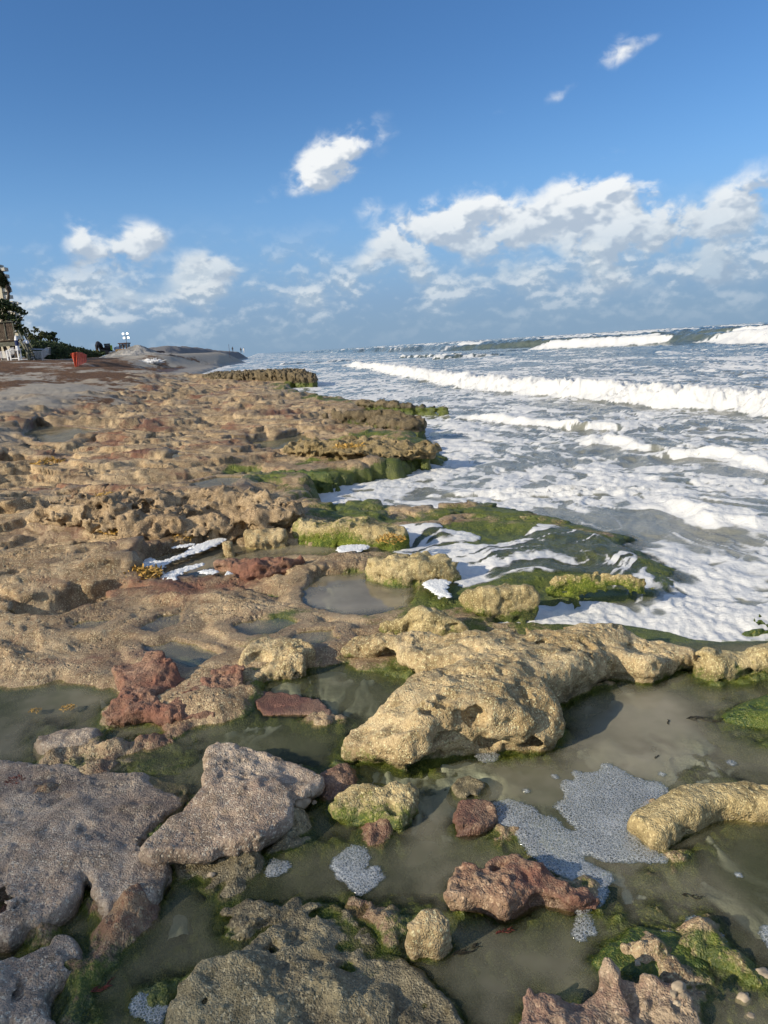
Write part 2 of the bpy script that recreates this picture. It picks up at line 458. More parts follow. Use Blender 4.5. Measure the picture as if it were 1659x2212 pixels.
cy_ = SC.cycles; cy_.max_bounces = 5; cy_.diffuse_bounces = 2; cy_.glossy_bounces = 2; cy_.transparent_max_bounces = 8; cy_.transmission_bounces = 2
cy_.caustics_reflective = False; cy_.caustics_refractive = False; cy_.use_adaptive_sampling = True; cy_.adaptive_threshold = .02
# ---------------------------------------------------------------- single rocks, carved from a 3-D field
def surface_nets(f, org, h):
    """f>0 solid. returns verts, quads"""
    nx, ny, nz = f.shape
    s = f > 0
    c = np.zeros((nx-1, ny-1, nz-1), np.int8)
    for a in (0, 1):
        for b in (0, 1):
            for d in (0, 1): c += s[a:nx-1+a, b:ny-1+b, d:nz-1+d]
    act = (c > 0) & (c < 8)
    ii = np.full(act.shape, -1, np.int32); cells = np.argwhere(act); ii[act] = np.arange(len(cells))
    acc = np.zeros((len(cells), 3), f32); cnt = np.zeros(len(cells), f32)
    I, J, K = cells.T
    for ax in range(3):
        o1, o2 = [k for k in range(3) if k != ax]
        for a in (0, 1):
            for b in (0, 1):
                off0 = [0, 0, 0]; off0[o1] = a; off0[o2] = b
                off1 = list(off0); off1[ax] = 1
                v0 = f[I+off0[0], J+off0[1], K+off0[2]]; v1 = f[I+off1[0], J+off1[1], K+off1[2]]
                m = (v0 > 0) != (v1 > 0)
                t = np.where(m, v0/(v0-v1+1e-12), 0)
                p = np.zeros((len(cells), 3), f32); p[:, o1] = a; p[:, o2] = b; p[:, ax] = t
                acc[m] += p[m]; cnt[m] += 1
    V = (cells + acc/np.maximum(cnt, 1)[:, None])*np.asarray(h, f32) + np.asarray(org, f32)
    Q = []
    for ax in range(3):
        sl0 = [slice(None)]*3; sl1 = [slice(None)]*3; sl0[ax] = slice(0, -1); sl1[ax] = slice(1, None)
        d = s[tuple(sl0)] != s[tuple(sl1)]
        e = np.argwhere(d); o1, o2 = [(1, 2), (2, 0), (0, 1)][ax]
        ok = (e[:, o1] > 0) & (e[:, o2] > 0) & (e[:, o1] < f.shape[o1]-1) & (e[:, o2] < f.shape[o2]-1); e = e[ok]
        if len(e) == 0: continue
        def cell(a, b):
            q = e.copy(); q[:, o1] -= a; q[:, o2] -= b; return ii[q[:, 0], q[:, 1], q[:, 2]]
        q = np.stack([cell(1, 1), cell(0, 1), cell(0, 0), cell(1, 0)], 1)
        fl = ~s[e[:, 0], e[:, 1], e[:, 2]]; q[fl] = q[fl][:, ::-1]
        Q.append(q)
    return V, np.concatenate(Q)

def chaikin(p, n=1):
    p = np.asarray(p, float)
    for _ in range(n):
        q = np.roll(p, -1, 0); p = np.stack([p*.75+q*.25, p*.25+q*.75], 1).reshape(-1, 2)
    return p

ROCKSDF = []
def rock(name, label, cat, poly, hp, mat, zb=None, zf=0.0, res=.006, base=-.16, under=.0, flare=.9, edge=.05, rough=.022, warp=.025, holes=(), pit=.35, seed=1, group=None, low=1.0, mid=.0):
    """poly: traced outline; hp: [(px, py, top height)]; holes: [(px, py, z, rx, rz)] hollows"""
    zb = max(h for _, _, h in hp)*.9 if zb is None else zb
    edge = edge*.6; hp = [(a, b, h*low if h > 0 else h) for a, b, h in hp]
    w = chaikin(WP(poly, zb, zf), 1)
    res = res/QUAL
    lo = w.min(0)-.07; hi = w.max(0)+.07+0
    top = max(h for _, _, h in hp)+.05
    if flare > 0: lo -= flare*abs(base)*.5; hi += flare*abs(base)*.5
    gx = np.arange(lo[0], hi[0], res); gy = np.arange(lo[1], hi[1], res); gz = np.arange(base, top+res, res)
    X2, Y2 = np.meshgrid(gx, gy, indexing='ij')
    s = sdf(w, X2, Y2, 1.5)
    s = s + fbm(X2/.22, Y2/.22, 5, seed*7, .55)*warp*1.4
    hx = []
    for px, py, h in hp:
        a = P(px, py, h); hx.append((a[0], a[1], h))
    num = 0; den = 0
    for a, b, h in hx:
        wt = 1/((X2-a)**2+(Y2-b)**2+.003)**1.5; num = num+wt*h; den = den+wt
    Ht = num/den + fbm(X2/.28, Y2/.28, 4, seed*7+3)*rough*1.6
    t = np.clip((edge-s)/edge, 0, 1); Ht = Ht - edge*.75*(1-np.sqrt(1-t*t))
    ROCKSDF.append((w, s, X2, Y2, Ht))
    X3 = X2[:, :, None]; Y3 = Y2[:, :, None]; Z3 = gz[None, None, :]
    hh = np.maximum(Ht, .02)[:, :, None]
    side = s[:, :, None] - under*sst(.25, .95, np.clip((hh-Z3)/(hh+.06), 0, 1)) + flare*np.clip(.01-Z3, 0, 1)
    if mid: side = side + mid*np.sin(np.clip((hh-Z3)/(hh+.02), 0, 1)*9 + 3*fbm(X2/.15, Y2/.15, 2, seed+77)[:, :, None])
    topd = (Ht[:, :, None]-Z3)*.85
    k = .014; hsm = np.clip(.5+.5*(side-topd)/k, 0, 1); f = side + (topd-side)*hsm - k*hsm*(1-hsm)
    # ground skirt keeps the top field below water
    band = np.abs(f) < .07
    i, j, l = np.nonzero(band)
    x = gx[i].astype(f32); y = gy[j].astype(f32); z = gz[l].astype(f32)
    n = perlin3(x/.11, y/.11, z/.08, seed)*rough*.9 + perlin3(x/.045, y/.045, z/.035, seed+20)*rough*.5 + perlin3(x/.019, y/.019, z/.016, seed+40)*rough*.34
    cv = perlin3(x/.07, y/.07, z/.045, seed+60); n = n - np.clip(cv-.30, 0, 1)*pit*.22
    f[i, j, l] += n
    for px, py, hz_, rx, rz in holes:
        a = P(px, py, hz_)
        d = np.sqrt(((X3-a[0])/rx)**2+((Y3-a[1])/rx)**2+((Z3-hz_)/rz)**2)
        d = d + .25*fbm(X2/.06, Y2/.06, 3, seed+5)[:, :, None]
        f = np.minimum(f, (d-1)*min(rx, rz))
    f[:, :, 0] = -1; f[:, :, -1] = -1; f[0] = -1; f[-1] = -1; f[:, 0] = -1; f[:, -1] = -1
    V, Qd = surface_nets(f.astype(f32), (gx[0], gy[0], gz[0]), (res, res, res))
    c = w.mean(0)
    o = mesh_np(name, V, Qd, mat, None, None, True, (c[0], c[1], 0.0)); tag(o, label, cat, group)
    return o

G1 = 'rocks standing in the tide pools'
def build_rocks():
    R = rock
    R('rock_slab', 'broad flat grey pink rock slab sloping into the pool at lower left', 'rock',
      [(-300, 1655), (0, 1648), (60, 1642), (150, 1648), (210, 1655), (400, 1662), (415, 1695), (400, 1735), (350, 1760), (310, 1795), (300, 1830), (370, 1842), (380, 1870), (350, 1915), (320, 1945), (260, 1957), (220, 1980), (203, 1945), (215, 1910), (200, 1885), (168, 1890), (165, 1945), (130, 1975), (60, 2000), (10, 2040), (-300, 2100)],
      [(-250, 1800, .10), (0, 1700, .055), (100, 1660, .03), (60, 1830, .10), (150, 1780, .075), (250, 1700, .022), (390, 1680, -.022), (300, 1770, .03), (280, 1900, .085), (340, 1880, .06), (60, 1950, .10), (140, 1900, .10)],
      M_GREY, zb=.02, zf=.05, res=.0065, under=.02, flare=.1, edge=.045, rough=.010, holes=[(160, 1755, .085, .025, .02), (10, 1855, .10, .035, .02), (-30, 1985, .02, .10, .05)], pit=.12, seed=2, low=.62, group=G1)
    R('rock_ledge', 'grey overhanging rock slab with a broken rust red front edge', 'rock',
      [(302, 1832), (310, 1805), (345, 1765), (395, 1740), (425, 1705), (435, 1665), (433, 1630), (450, 1606), (480, 1598), (545, 1600), (600, 1610), (650, 1630), (705, 1640), (705, 1668), (665, 1692), (622, 1700), (630, 1738), (615, 1770), (575, 1797), (515, 1812), (480, 1806), (440, 1826), (380, 1834)],
      [(450, 1625, .13), (480, 1610, .135), (330, 1815, .105), (480, 1720, .13), (400, 1780, .115), (560, 1700, .125), (600, 1750, .12), (560, 1630, .10), (690, 1650, .05), (640, 1660, .07)],
      M_GREY, zb=.11, zf=.10, res=.0055, under=.10, flare=.0, edge=.03, rough=.011, holes=[(372, 1790, .115, .018, .014), (480, 1776, .12, .012, .01)], pit=.12, seed=3, low=.82, group=G1)
    R('pitted_rock', 'rust red pitted rock plate with a dark hole through it', 'rock',
      [(222, 1561), (250, 1520), (260, 1486), (243, 1440), (260, 1421), (295, 1432), (320, 1412), (350, 1405), (360, 1427), (380, 1444), (400, 1454), (425, 1444), (470, 1428), (495, 1414), (522, 1434), (522, 1466), (482, 1486), (480, 1504), (502, 1517), (470, 1546), (430, 1553), (350, 1556), (280, 1562)],
      [(345, 1420, .14), (300, 1440, .12), (260, 1440, .10), (270, 1500, .085), (240, 1550, .05), (330, 1500, .075), (430, 1480, .05), (500, 1440, .07), (480, 1520, .025), (400, 1535, .05), (330, 1545, .055)],
      M_RED, zb=.11, zf=.02, res=.0065, under=.05, flare=.0, edge=.03, rough=.022, holes=[(367, 1494, .07, .06, .06)], pit=.4, seed=4, group=G1)
    R('saddle_rock', 'tan rounded rock with a shadowed hollow beside the red pitted rock', 'rock',
      [(520, 1468), (518, 1420), (545, 1380), (590, 1370), (630, 1384), (670, 1388), (688, 1404), (657, 1420), (667, 1444), (622, 1460), (580, 1456), (550, 1475)],
      [(545, 1395, .12), (590, 1382, .13), (650, 1400, .11), (620, 1430, .10), (540, 1450, .05), (580, 1445, .06)],
      M_TAN, zb=.11, zf=.02, under=.02, flare=.2, edge=.07, rough=.016, holes=[(555, 1425, .085, .07, .045), (625, 1447, .03, .045, .025)], seed=5, group=G1)
    R('thin_ledge', 'thin flat brown rock ledge lying just awash in the milky pool', 'rock',
      [(515, 1516), (550, 1500), (600, 1495), (650, 1505), (700, 1516), (728, 1544), (715, 1557), (665, 1551), (625, 1549), (565, 1551), (552, 1534), (557, 1521)],
      [(560, 1515, .012), (640, 1520, .004), (700, 1535, .014), (600, 1540, .010), (715, 1548, .016)],
      M_RED, zb=0, zf=0, res=.006, base=-.10, under=.06, flare=0, edge=.015, rough=.006, pit=.1, seed=6, group=G1)
    R('great_rock', 'big tan gritty rock ridge rising between the tide pools', 'rock',
      [(735, 1612), (765, 1580), (830, 1568), (862, 1535), (900, 1492), (945, 1478), (998, 1453), (1002, 1448), (960, 1440), (925, 1436), (900, 1430), (868, 1410), (862, 1385), (830, 1376), (770, 1378), (715, 1362), (735, 1340), (790, 1328), (840, 1338), (900, 1352), (975, 1370), (1035, 1372), (1078, 1360), (1180, 1357), (1300, 1350), (1328, 1343), (1385, 1348), (1455, 1363), (1506, 1380), (1486, 1392), (1450, 1412), (1405, 1437), (1362, 1424), (1330, 1424), (1282, 1458), (1222, 1484), (1188, 1505), (1182, 1535), (1212, 1550), (1222, 1585), (1190, 1615), (1130, 1624), (1040, 1626), (980, 1634), (930, 1675), (880, 1680), (820, 1655), (760, 1634)],
      [(790, 1352, .09), (760, 1370, .05), (900, 1385, .13), (960, 1410, .15), (1060, 1375, .17), (1200, 1372, .17), (1325, 1352, .17), (1450, 1378, .09), (1390, 1400, .09), (1300, 1390, .15), (1200, 1420, .20), (1120, 1440, .23), (1050, 1440, .22), (1000, 1490, .24), (1080, 1490, .24), (1150, 1500, .2), (940, 1505, .25), (905, 1525, .22), (1000, 1505, .25), (1060, 1530, .24), (1130, 1535, .20), (1160, 1465, .2), (990, 1530, .24), (1080, 1560, .21), (1180, 1570, .10), (850, 1590, .12), (780, 1600, .06), (900, 1600, .19), (1000, 1580, .22)],
      M_TAN, zb=.16, zf=.0, res=.0075, base=-.14, under=.05, flare=.15, edge=.10, rough=.020,
      holes=[(880, 1615, .07, .05, .05), (965, 1598, .11, .06, .03), (1025, 1545, .18, .05, .045), (850, 1590, .10, .022, .025), (955, 1528, .215, .03, .022), (925, 1535, .205, .04, .02), (930, 1655, .02, .10, .04), (1060, 1610, .05, .07, .04), (1150, 1595, .05, .06, .04), (960, 1392, .155, .05, .02), (840, 1418, .03, .06, .05)], pit=.3, seed=7, group=G1)
    R('eroded_rock', 'low mossy eroded rock below the big tan ridge', 'rock',
      [(705, 1742), (745, 1717), (800, 1704), (840, 1688), (870, 1690), (897, 1700), (902, 1735), (890, 1767), (870, 1792), (845, 1787), (800, 1772), (740, 1777), (712, 1762)],
      [(740, 1745, .05), (860, 1705, .075), (800, 1740, .045), (880, 1750, .05)], M_MOSS, zb=.06, zf=0, res=.005, under=.03, flare=.2, edge=.03, rough=.022, pit=.5, seed=8, group=G1)
    R('rock_shelf_low', 'wide gritty low rock with dark green algae at bottom centre', 'rock',
      [(345, 2240), (358, 2150), (400, 2120), (430, 2090), (500, 2060), (540, 2012), (600, 1990), (640, 1950), (700, 1932), (780, 1957), (820, 1983), (850, 2010), (880, 2060), (930, 2090), (960, 2112), (1000, 2150), (1060, 2230), (1060, 2420), (330, 2420)],
      [(400, 2160, .075), (500, 2100, .06), (640, 2060, .035), (700, 1960, .02), (780, 2000, .015), (860, 2080, .02), (960, 2150, .01), (700, 2180, .055), (500, 2220, .07), (900, 2230, .02), (600, 2010, .02)],
      M_MOSS2, zb=.02, zf=.06, res=.006, under=.01, flare=.6, edge=.05, rough=.020, pit=.35, holes=[(450, 2155, .075, .04, .02), (640, 2020, .03, .035, .03)], seed=9, low=.62, group=G1)
    R('mossy_rock_patch', 'mottled mossy rock patch under the front of the overhanging grey slab', 'rock',
      [(392, 1838), (450, 1829), (520, 1815), (562, 1840), (567, 1872), (522, 1897), (507, 1937), (468, 1962), (428, 1932), (380, 1902), (368, 1862)], [(420, 1850, .02), (500, 1840, .035), (540, 1865, .03), (470, 1900, .012), (460, 1945, -.005)], M_MOSS2, zb=.01, zf=0, res=.006, flare=1.2, edge=.03, rough=.022, pit=.5, seed=61, group=G1)
    R('mossy_rock_patch', 'dark green rock patch awash above the wide gritty low rock', 'rock',
      [(468, 1965), (520, 1948), (600, 1960), (642, 1945), (625, 1987), (560, 2008), (500, 2045), (455, 2015)], [(520, 1965, .012), (600, 1970, .015), (500, 2010, .004)], M_MOSS2, zb=0, zf=0, res=.006, flare=1.2, edge=.03, rough=.022, pit=.5, seed=62, group=G1)
    R('mossy_rock_patch', 'speckled mossy rock patch beside the rust red edge of the grey slab', 'rock',
      [(588, 1842), (602, 1792), (642, 1740), (668, 1760), (674, 1802), (642, 1832), (560, 1832)], [(640, 1760, .03), (640, 1800, .015), (600, 1825, .008)], M_MOSS2, zb=.01, zf=0, res=.005, flare=1.2, edge=.03, rough=.020, pit=.4, seed=63, group=G1)
    R('brown_rock_patch', 'low brown rock patch between the grey slab and the big tan ridge', 'rock',
      [(655, 1694), (720, 1660), (765, 1650), (778, 1690), (742, 1722), (690, 1724)], [(700, 1690, .01), (750, 1670, .018), (740, 1705, .004)], M_RED, zb=0, zf=0, res=.005, flare=1.2, edge=.03, rough=.020, pit=.4, seed=64, group=G1)
    R('boulder', 'small pale gritty boulder standing beside the low green rock', 'boulder',
      [(862, 2042), (872, 2008), (900, 1985), (905, 1973), (935, 1967), (962, 1983), (970, 2010), (962, 2040), (945, 2067), (915, 2078), (878, 2068)],
      [(915, 1985, .105), (940, 1990, .10), (900, 2030, .085), (950, 2030, .08)], M_TAN, zb=.09, zf=.0, res=.0045, under=.01, flare=.2, edge=.04, rough=.012, seed=10, group=G1)
    R('red_rock', 'dark red pitted rock with pale crusted rim standing in the pool froth', 'rock',
      [(968, 1930), (978, 1866), (1002, 1856), (1040, 1866), (1045, 1846), (1075, 1822), (1125, 1824), (1142, 1850), (1180, 1876), (1200, 1894), (1232, 1904), (1267, 1915), (1272, 1938), (1257, 1963), (1220, 1963), (1190, 1943), (1172, 1938), (1162, 1948), (1158, 1978), (1110, 1994), (1070, 1990), (1050, 1973), (1020, 1948), (990, 1946)],
      [(985, 1875, .075), (985, 1925, .05), (1085, 1835, .09), (1120, 1850, .08), (1060, 1890, .085), (1100, 1930, .105), (1050, 1935, .085), (1180, 1895, .10), (1250, 1925, .085), (1230, 1945, .09)],
      M_RED2, zb=.085, zf=.02, res=.0045, under=.035, flare=.0, edge=.022, rough=.018, pit=.5, holes=[(1170, 1965, .02, .05, .045)], seed=11, low=.74, group=G1)
    R('red_ledge', 'little dark red ledge half under the froth raft', 'rock',
      [(978, 1792), (988, 1738), (1010, 1718), (1050, 1713), (1082, 1738), (1082, 1778), (1040, 1793), (1000, 1800)],
      [(990, 1750, .05), (1050, 1730, .045), (1070, 1770, .02), (1000, 1790, .04)], M_RED2, zb=.04, zf=.015, res=.005, under=.03, flare=0, edge=.02, rough=.012, seed=12, group=G1)
    R('drowned_slab', 'pale flat slab just under water above the little red ledge', 'rock',
      [(972, 1712), (985, 1682), (1015, 1670), (1050, 1675), (1058, 1700), (1030, 1718), (1000, 1728)], [(1000, 1700, .012), (1040, 1690, .006)], M_MOSS2, zb=0, zf=0, res=.006, flare=.4, edge=.03, rough=.01, seed=13, group=G1)
    R('curved_rock', 'curved golden rock arm reaching out of the pool at the right', 'rock',
      [(1358, 1768), (1370, 1752), (1415, 1739), (1455, 1714), (1500, 1691), (1570, 1684), (1640, 1683), (1760, 1690), (1900, 1720), (1900, 1800), (1760, 1752), (1680, 1747), (1590, 1740), (1532, 1743), (1515, 1768), (1478, 1793), (1466, 1813), (1446, 1824), (1420, 1838), (1400, 1823), (1370, 1793)],
      [(1380, 1770, .075), (1430, 1760, .095), (1440, 1805, .08), (1500, 1720, .11), (1600, 1710, .10), (1750, 1720, .10)], M_GOLD, zb=.085, zf=.0, res=.005, under=.015, flare=.0, edge=.055, rough=.010, pit=.1, holes=[(1452, 1800, .09, .02, .015)], seed=14, low=.82, group=G1)
    R('pebbly_rock', 'pink topped rock with mossy crust at the lower right', 'rock',
      [(1088, 2240), (1113, 2166), (1130, 2131), (1150, 2106), (1200, 2104), (1235, 2111), (1265, 2113), (1292, 2100), (1300, 2064), (1335, 2064), (1352, 2086), (1430, 2064), (1478, 2086), (1502, 2121), (1517, 2151), (1512, 2181), (1500, 2240), (1510, 2400), (1070, 2400)],
      [(1130, 2160, .10), (1190, 2112, .10), (1260, 2140, .06), (1315, 2075, .13), (1350, 2120, .09), (1440, 2090, .085), (1490, 2140, .08), (1400, 2170, .06), (1300, 2200, .05), (1150, 2220, .1), (1450, 2220, .06)],
      M_PINKT, zb=.09, zf=.08, res=.005, under=.02, flare=.15, edge=.03, rough=.020, pit=.5, holes=[(1240, 2150, .06, .035, .03)], seed=15, low=.62, group=G1)
    R('green_mound', 'dark green weedy mound under water behind the pink topped rock', 'rock',
      [(1262, 2086), (1310, 2030), (1370, 2000), (1450, 2005), (1530, 2030), (1570, 2075), (1520, 2110), (1400, 2110)], [(1400, 2040, .012), (1480, 2040, .006), (1350, 2060, .01), (1540, 2070, -.01)], M_GREEN, zb=0, zf=.02, res=.007, flare=.8, edge=.06, rough=.012, seed=16, group=G1)
    R('corner_rock', 'grey gritty rock in the lower left corner with a mossy edge', 'rock',
      [(-200, 2080), (0, 2062), (30, 2055), (70, 2043), (100, 2028), (120, 1998), (157, 2008), (167, 2045), (157, 2082), (112, 2102), (92, 2127), (97, 2152), (117, 2167), (132, 2197), (142, 2235), (145, 2420), (-250, 2420)],
      [(-50, 2120, .09), (60, 2080, .08), (130, 2020, .05), (60, 2160, .085), (80, 2230, .08)], M_GREY2, zb=.05, zf=.06, res=.0055, under=.02, flare=.3, edge=.045, rough=.014, seed=17, low=.62, group=G1)
    R('moss_rock', 'yellow green mossy rock at the right edge of the grey pool', 'rock',
      [(1495, 1432), (1520, 1408), (1560, 1393), (1659, 1384), (1850, 1376), (1850, 1440), (1659, 1442), (1600, 1457), (1560, 1472), (1538, 1474), (1510, 1457)],
      [(1530, 1425, .10), (1580, 1405, .13), (1659, 1400, .13), (1800, 1400, .15), (1600, 1435, .08)], M_MOSS, zb=.12, zf=0, res=.008, flare=.4, edge=.09, rough=.02, seed=18, group=G1)
    R('algae_hump', 'bright green algae covered hump rising from the pool at the right', 'rock',
      [(1552, 1537), (1580, 1513), (1659, 1496), (1800, 1490), (1800, 1600), (1659, 1568), (1610, 1562), (1568, 1552)], [(1620, 1525, .045), (1700, 1520, .07), (1580, 1535, .015)], M_GREEN, zb=.04, zf=0, res=.008, flare=.6, edge=.09, rough=.012, seed=19, group=G1)
    R('algae_rock', 'green slippery knob beside the white foam channel at the right edge', 'rock',
      [(1600, 1352), (1630, 1329), (1700, 1317), (1800, 1318), (1800, 1380), (1659, 1374), (1610, 1364)], [(1640, 1345, .09), (1720, 1335, .13)], M_GREEN, zb=.09, zf=-.05, res=.010, flare=.4, edge=.1, rough=.02, seed=20, group=G1)
    R('half_sunk_rock', 'low pinkish hump of rock beside the milky pool at left', 'rock',
      [(66, 1602), (100, 1580), (150, 1568), (210, 1560), (228, 1576), (200, 1602), (150, 1628), (90, 1637)], [(110, 1600, .04), (170, 1580, .05), (210, 1575, .03), (120, 1620, .03)], M_GREY, zb=.04, zf=0, res=.006, flare=.5, edge=.06, rough=.012, seed=21, group=G1)
    R('drowned_rock', 'pale green drowned rock in the milky pool at left centre', 'rock',
      [(190, 1640), (230, 1600), (330, 1585), (430, 1600), (425, 1640), (380, 1660), (260, 1660)], [(300, 1620, -.012), (230, 1630, -.01), (400, 1620, -.03)], M_MOSS2, zb=0, zf=0, res=.008, flare=.6, edge=.06, rough=.012, seed=22, group=G1)
    R('shadow_rock', 'dark green hump with a bare gritty crest behind the big tan ridge', 'rock',
      [(812, 1330), (850, 1310), (920, 1305), (980, 1316), (1022, 1345), (1032, 1367), (990, 1374), (930, 1364), (860, 1347)], [(850, 1322, .12), (920, 1315, .2), (990, 1335, .16), (1020, 1358, .08)], M_MOSS, zb=.18, zf=.06, res=.009, base=-.1, flare=.2, edge=.10, rough=.018, seed=23, group=G2)
    R('mossy_hump', 'mossy golden hump at the head of the white foam channel', 'rock',
      [(998, 1270), (1040, 1248), (1100, 1253), (1150, 1273), (1168, 1300), (1163, 1322), (1100, 1334), (1070, 1362), (1035, 1365), (1010, 1330), (990, 1300)], [(1040, 1262, .22), (1100, 1270, .22), (1145, 1295, .17), (1060, 1330, .08), (1010, 1300, .12)], M_MOSS, zb=.2, zf=-.06, res=.009, base=-.2, under=.03, flare=.0, edge=.10, rough=.02, seed=24, group=G2)
    R('weedy_hump', 'golden green weedy hump with a round hollow above the foam channel', 'rock',
      [(1180, 1318), (1175, 1290), (1205, 1262), (1260, 1240), (1330, 1232), (1392, 1238), (1420, 1265), (1415, 1302), (1370, 1313), (1300, 1320), (1240, 1324)], [(1230, 1262, .22), (1320, 1250, .24), (1390, 1260, .19), (1300, 1285, .19), (1210, 1300, .12)], M_MOSS3, zb=.2, zf=-.06, res=.009, base=-.2, under=.03, flare=0, edge=.10, rough=.02, holes=[(1258, 1277, .2, .08, .05), (1195, 1300, .1, .06, .06)], seed=25, group=G2)
    R('tan_hump', 'low tan hump with a green foot between two pools', 'rock',
      [(782, 1216), (820, 1195), (900, 1188), (962, 1200), (1004, 1225), (960, 1247), (880, 1257), (830, 1252)], [(830, 1215, .17), (900, 1205, .2), (960, 1220, .18), (880, 1240, .12)], M_MOSS, zb=.18, zf=.06, res=.011, base=-.05, flare=.2, edge=.12, rough=.025, seed=26, group=G2)
    R('mossy_bank', 'rounded mossy rock bank with bright green face above the clear pool', 'rock',
      [(622, 1142), (650, 1120), (720, 1112), (800, 1117), (862, 1128), (885, 1150), (872, 1172), (800, 1178), (740, 1174), (680, 1162), (640, 1154)], [(660, 1130, .2), (740, 1124, .25), (820, 1135, .24), (860, 1155, .15), (740, 1160, .15)], M_MOSS3, zb=.22, zf=.08, res=.012, base=-.05, flare=.15, edge=.15, rough=.03, seed=27, group=G2)
    R('boulder', 'speckled tan boulder lying at the pool edge left of the mossy bank', 'boulder',
      [(525, 1160), (540, 1141), (580, 1136), (615, 1141), (624, 1155), (606, 1171), (560, 1178), (533, 1175)], [(560, 1145, .2), (600, 1148, .18), (580, 1165, .13)], M_TAN, zb=.18, zf=.08, res=.010, base=-.02, flare=0, edge=.12, rough=.025, seed=28, group=G2)
    R('boulder', 'small knobbly stone at the tip of the dark seaward ledge', 'boulder',
      [(486, 1140), (492, 1122), (505, 1117), (518, 1124), (520, 1140), (504, 1147)], [(504, 1125, .25)], M_TAN, zb=.22, zf=.1, res=.011, base=0, flare=0, edge=.08, rough=.03, seed=29, group=G2)
    R('boulder', 'smallest tan stone standing in the clear pool beside the foam streaks', 'boulder',
      [(478, 1190), (484, 1176), (494, 1172), (505, 1180), (506, 1190), (492, 1194)], [(493, 1178, .15)], M_TAN, zb=.14, zf=.08, res=.009, base=0, flare=0, edge=.05, rough=.02, seed=30, group=G2)
    R('red_reef', 'red and yellow crusted rock strip lying across the clear pool', 'rock',
      [(455, 1212), (480, 1200), (530, 1203), (570, 1212), (640, 1202), (660, 1212), (600, 1230), (540, 1242), (515, 1240), (500, 1222)], [(480, 1206, .13), (560, 1222, .14), (630, 1212, .16), (525, 1235, .12)], M_RED, zb=.13, zf=.08, res=.009, base=0, under=.03, flare=0, edge=.05, rough=.03, pit=.6, seed=31, group=G2)
    R('coastal_ledge', 'broad eroded ledge ending in a smooth dark rounded nose above the surf', 'rock',
      [(70, 1125), (140, 1095), (230, 1068), (330, 1056), (480, 1048), (580, 1046), (630, 1060), (648, 1088), (640, 1110), (580, 1128), (520, 1132), (480, 1135), (400, 1150), (300, 1168), (250, 1172), (160, 1160), (90, 1145)],
      [(130, 1105, .42), (230, 1080, .45), (330, 1065, .42), (480, 1058, .40), (580, 1058, .38), (630, 1085, .2), (540, 1100, .34), (420, 1095, .30), (350, 1110, .33), (280, 1110, .35), (200, 1125, .36), (300, 1150, .22), (420, 1130, .26), (500, 1125, .18)],
      M_TAN2, zb=.42, zf=.12, res=.014, base=-.2, under=.12, flare=0, edge=.10, rough=.05, warp=.06, pit=.9, holes=[(300, 1108, .3, .16, .10), (470, 1100, .28, .13, .09), (200, 1100, .4, .12, .1), (430, 1118, .24, .12, .08), (130, 1120, .36, .14, .08)], seed=32, group=G2, mid=.05)
    for a in HEADS: R(*a[:6], **a[6])

G2 = 'rocks along the edge of the shelf'
M_MOSS2 = rock_mat('gritty_green_rock', (.20, .165, .095), (.32, .275, .165), red=-.25, green=.16, gz=(-.02, .06))
M_MOSS3 = rock_mat('yellow_moss_rock', (.29, .225, .10), (.45, .36, .19), red=-.35, green=.72, gz=(.02, .2))
M_RED2 = rock_mat('dark_red_rock', (.28, .19, .12), (.42, .31, .20), red=.34, green=-.1, gz=(-.03, .02), redcol=(.085, .034, .028))
M_GOLD = rock_mat('golden_rock', (.30, .23, .11), (.44, .35, .18), red=-.6, green=.0, gz=(.0, .05))
M_PINKT = rock_mat('pink_crust_rock', (.25, .18, .125), (.36, .28, .19), red=.22, green=.12, gz=(-.02, .05), redcol=(.19, .10, .08))
M_GREY2 = rock_mat('grey_green_rock', GRY_A, GRY_B, red=-.2, green=.05, gz=(-.02, .05))
M_OLIVE = rock_mat('olive_rock', (.17, .13, .06), (.30, .23, .12), red=-.3, green=.28, gz=(-.1, .25), wetz=.05)
M_TAN2 = rock_mat('eroded_tan_rock', (.255, .18, .105), (.39, .295, .18), red=-.02, green=.05, gz=(.05, .22))
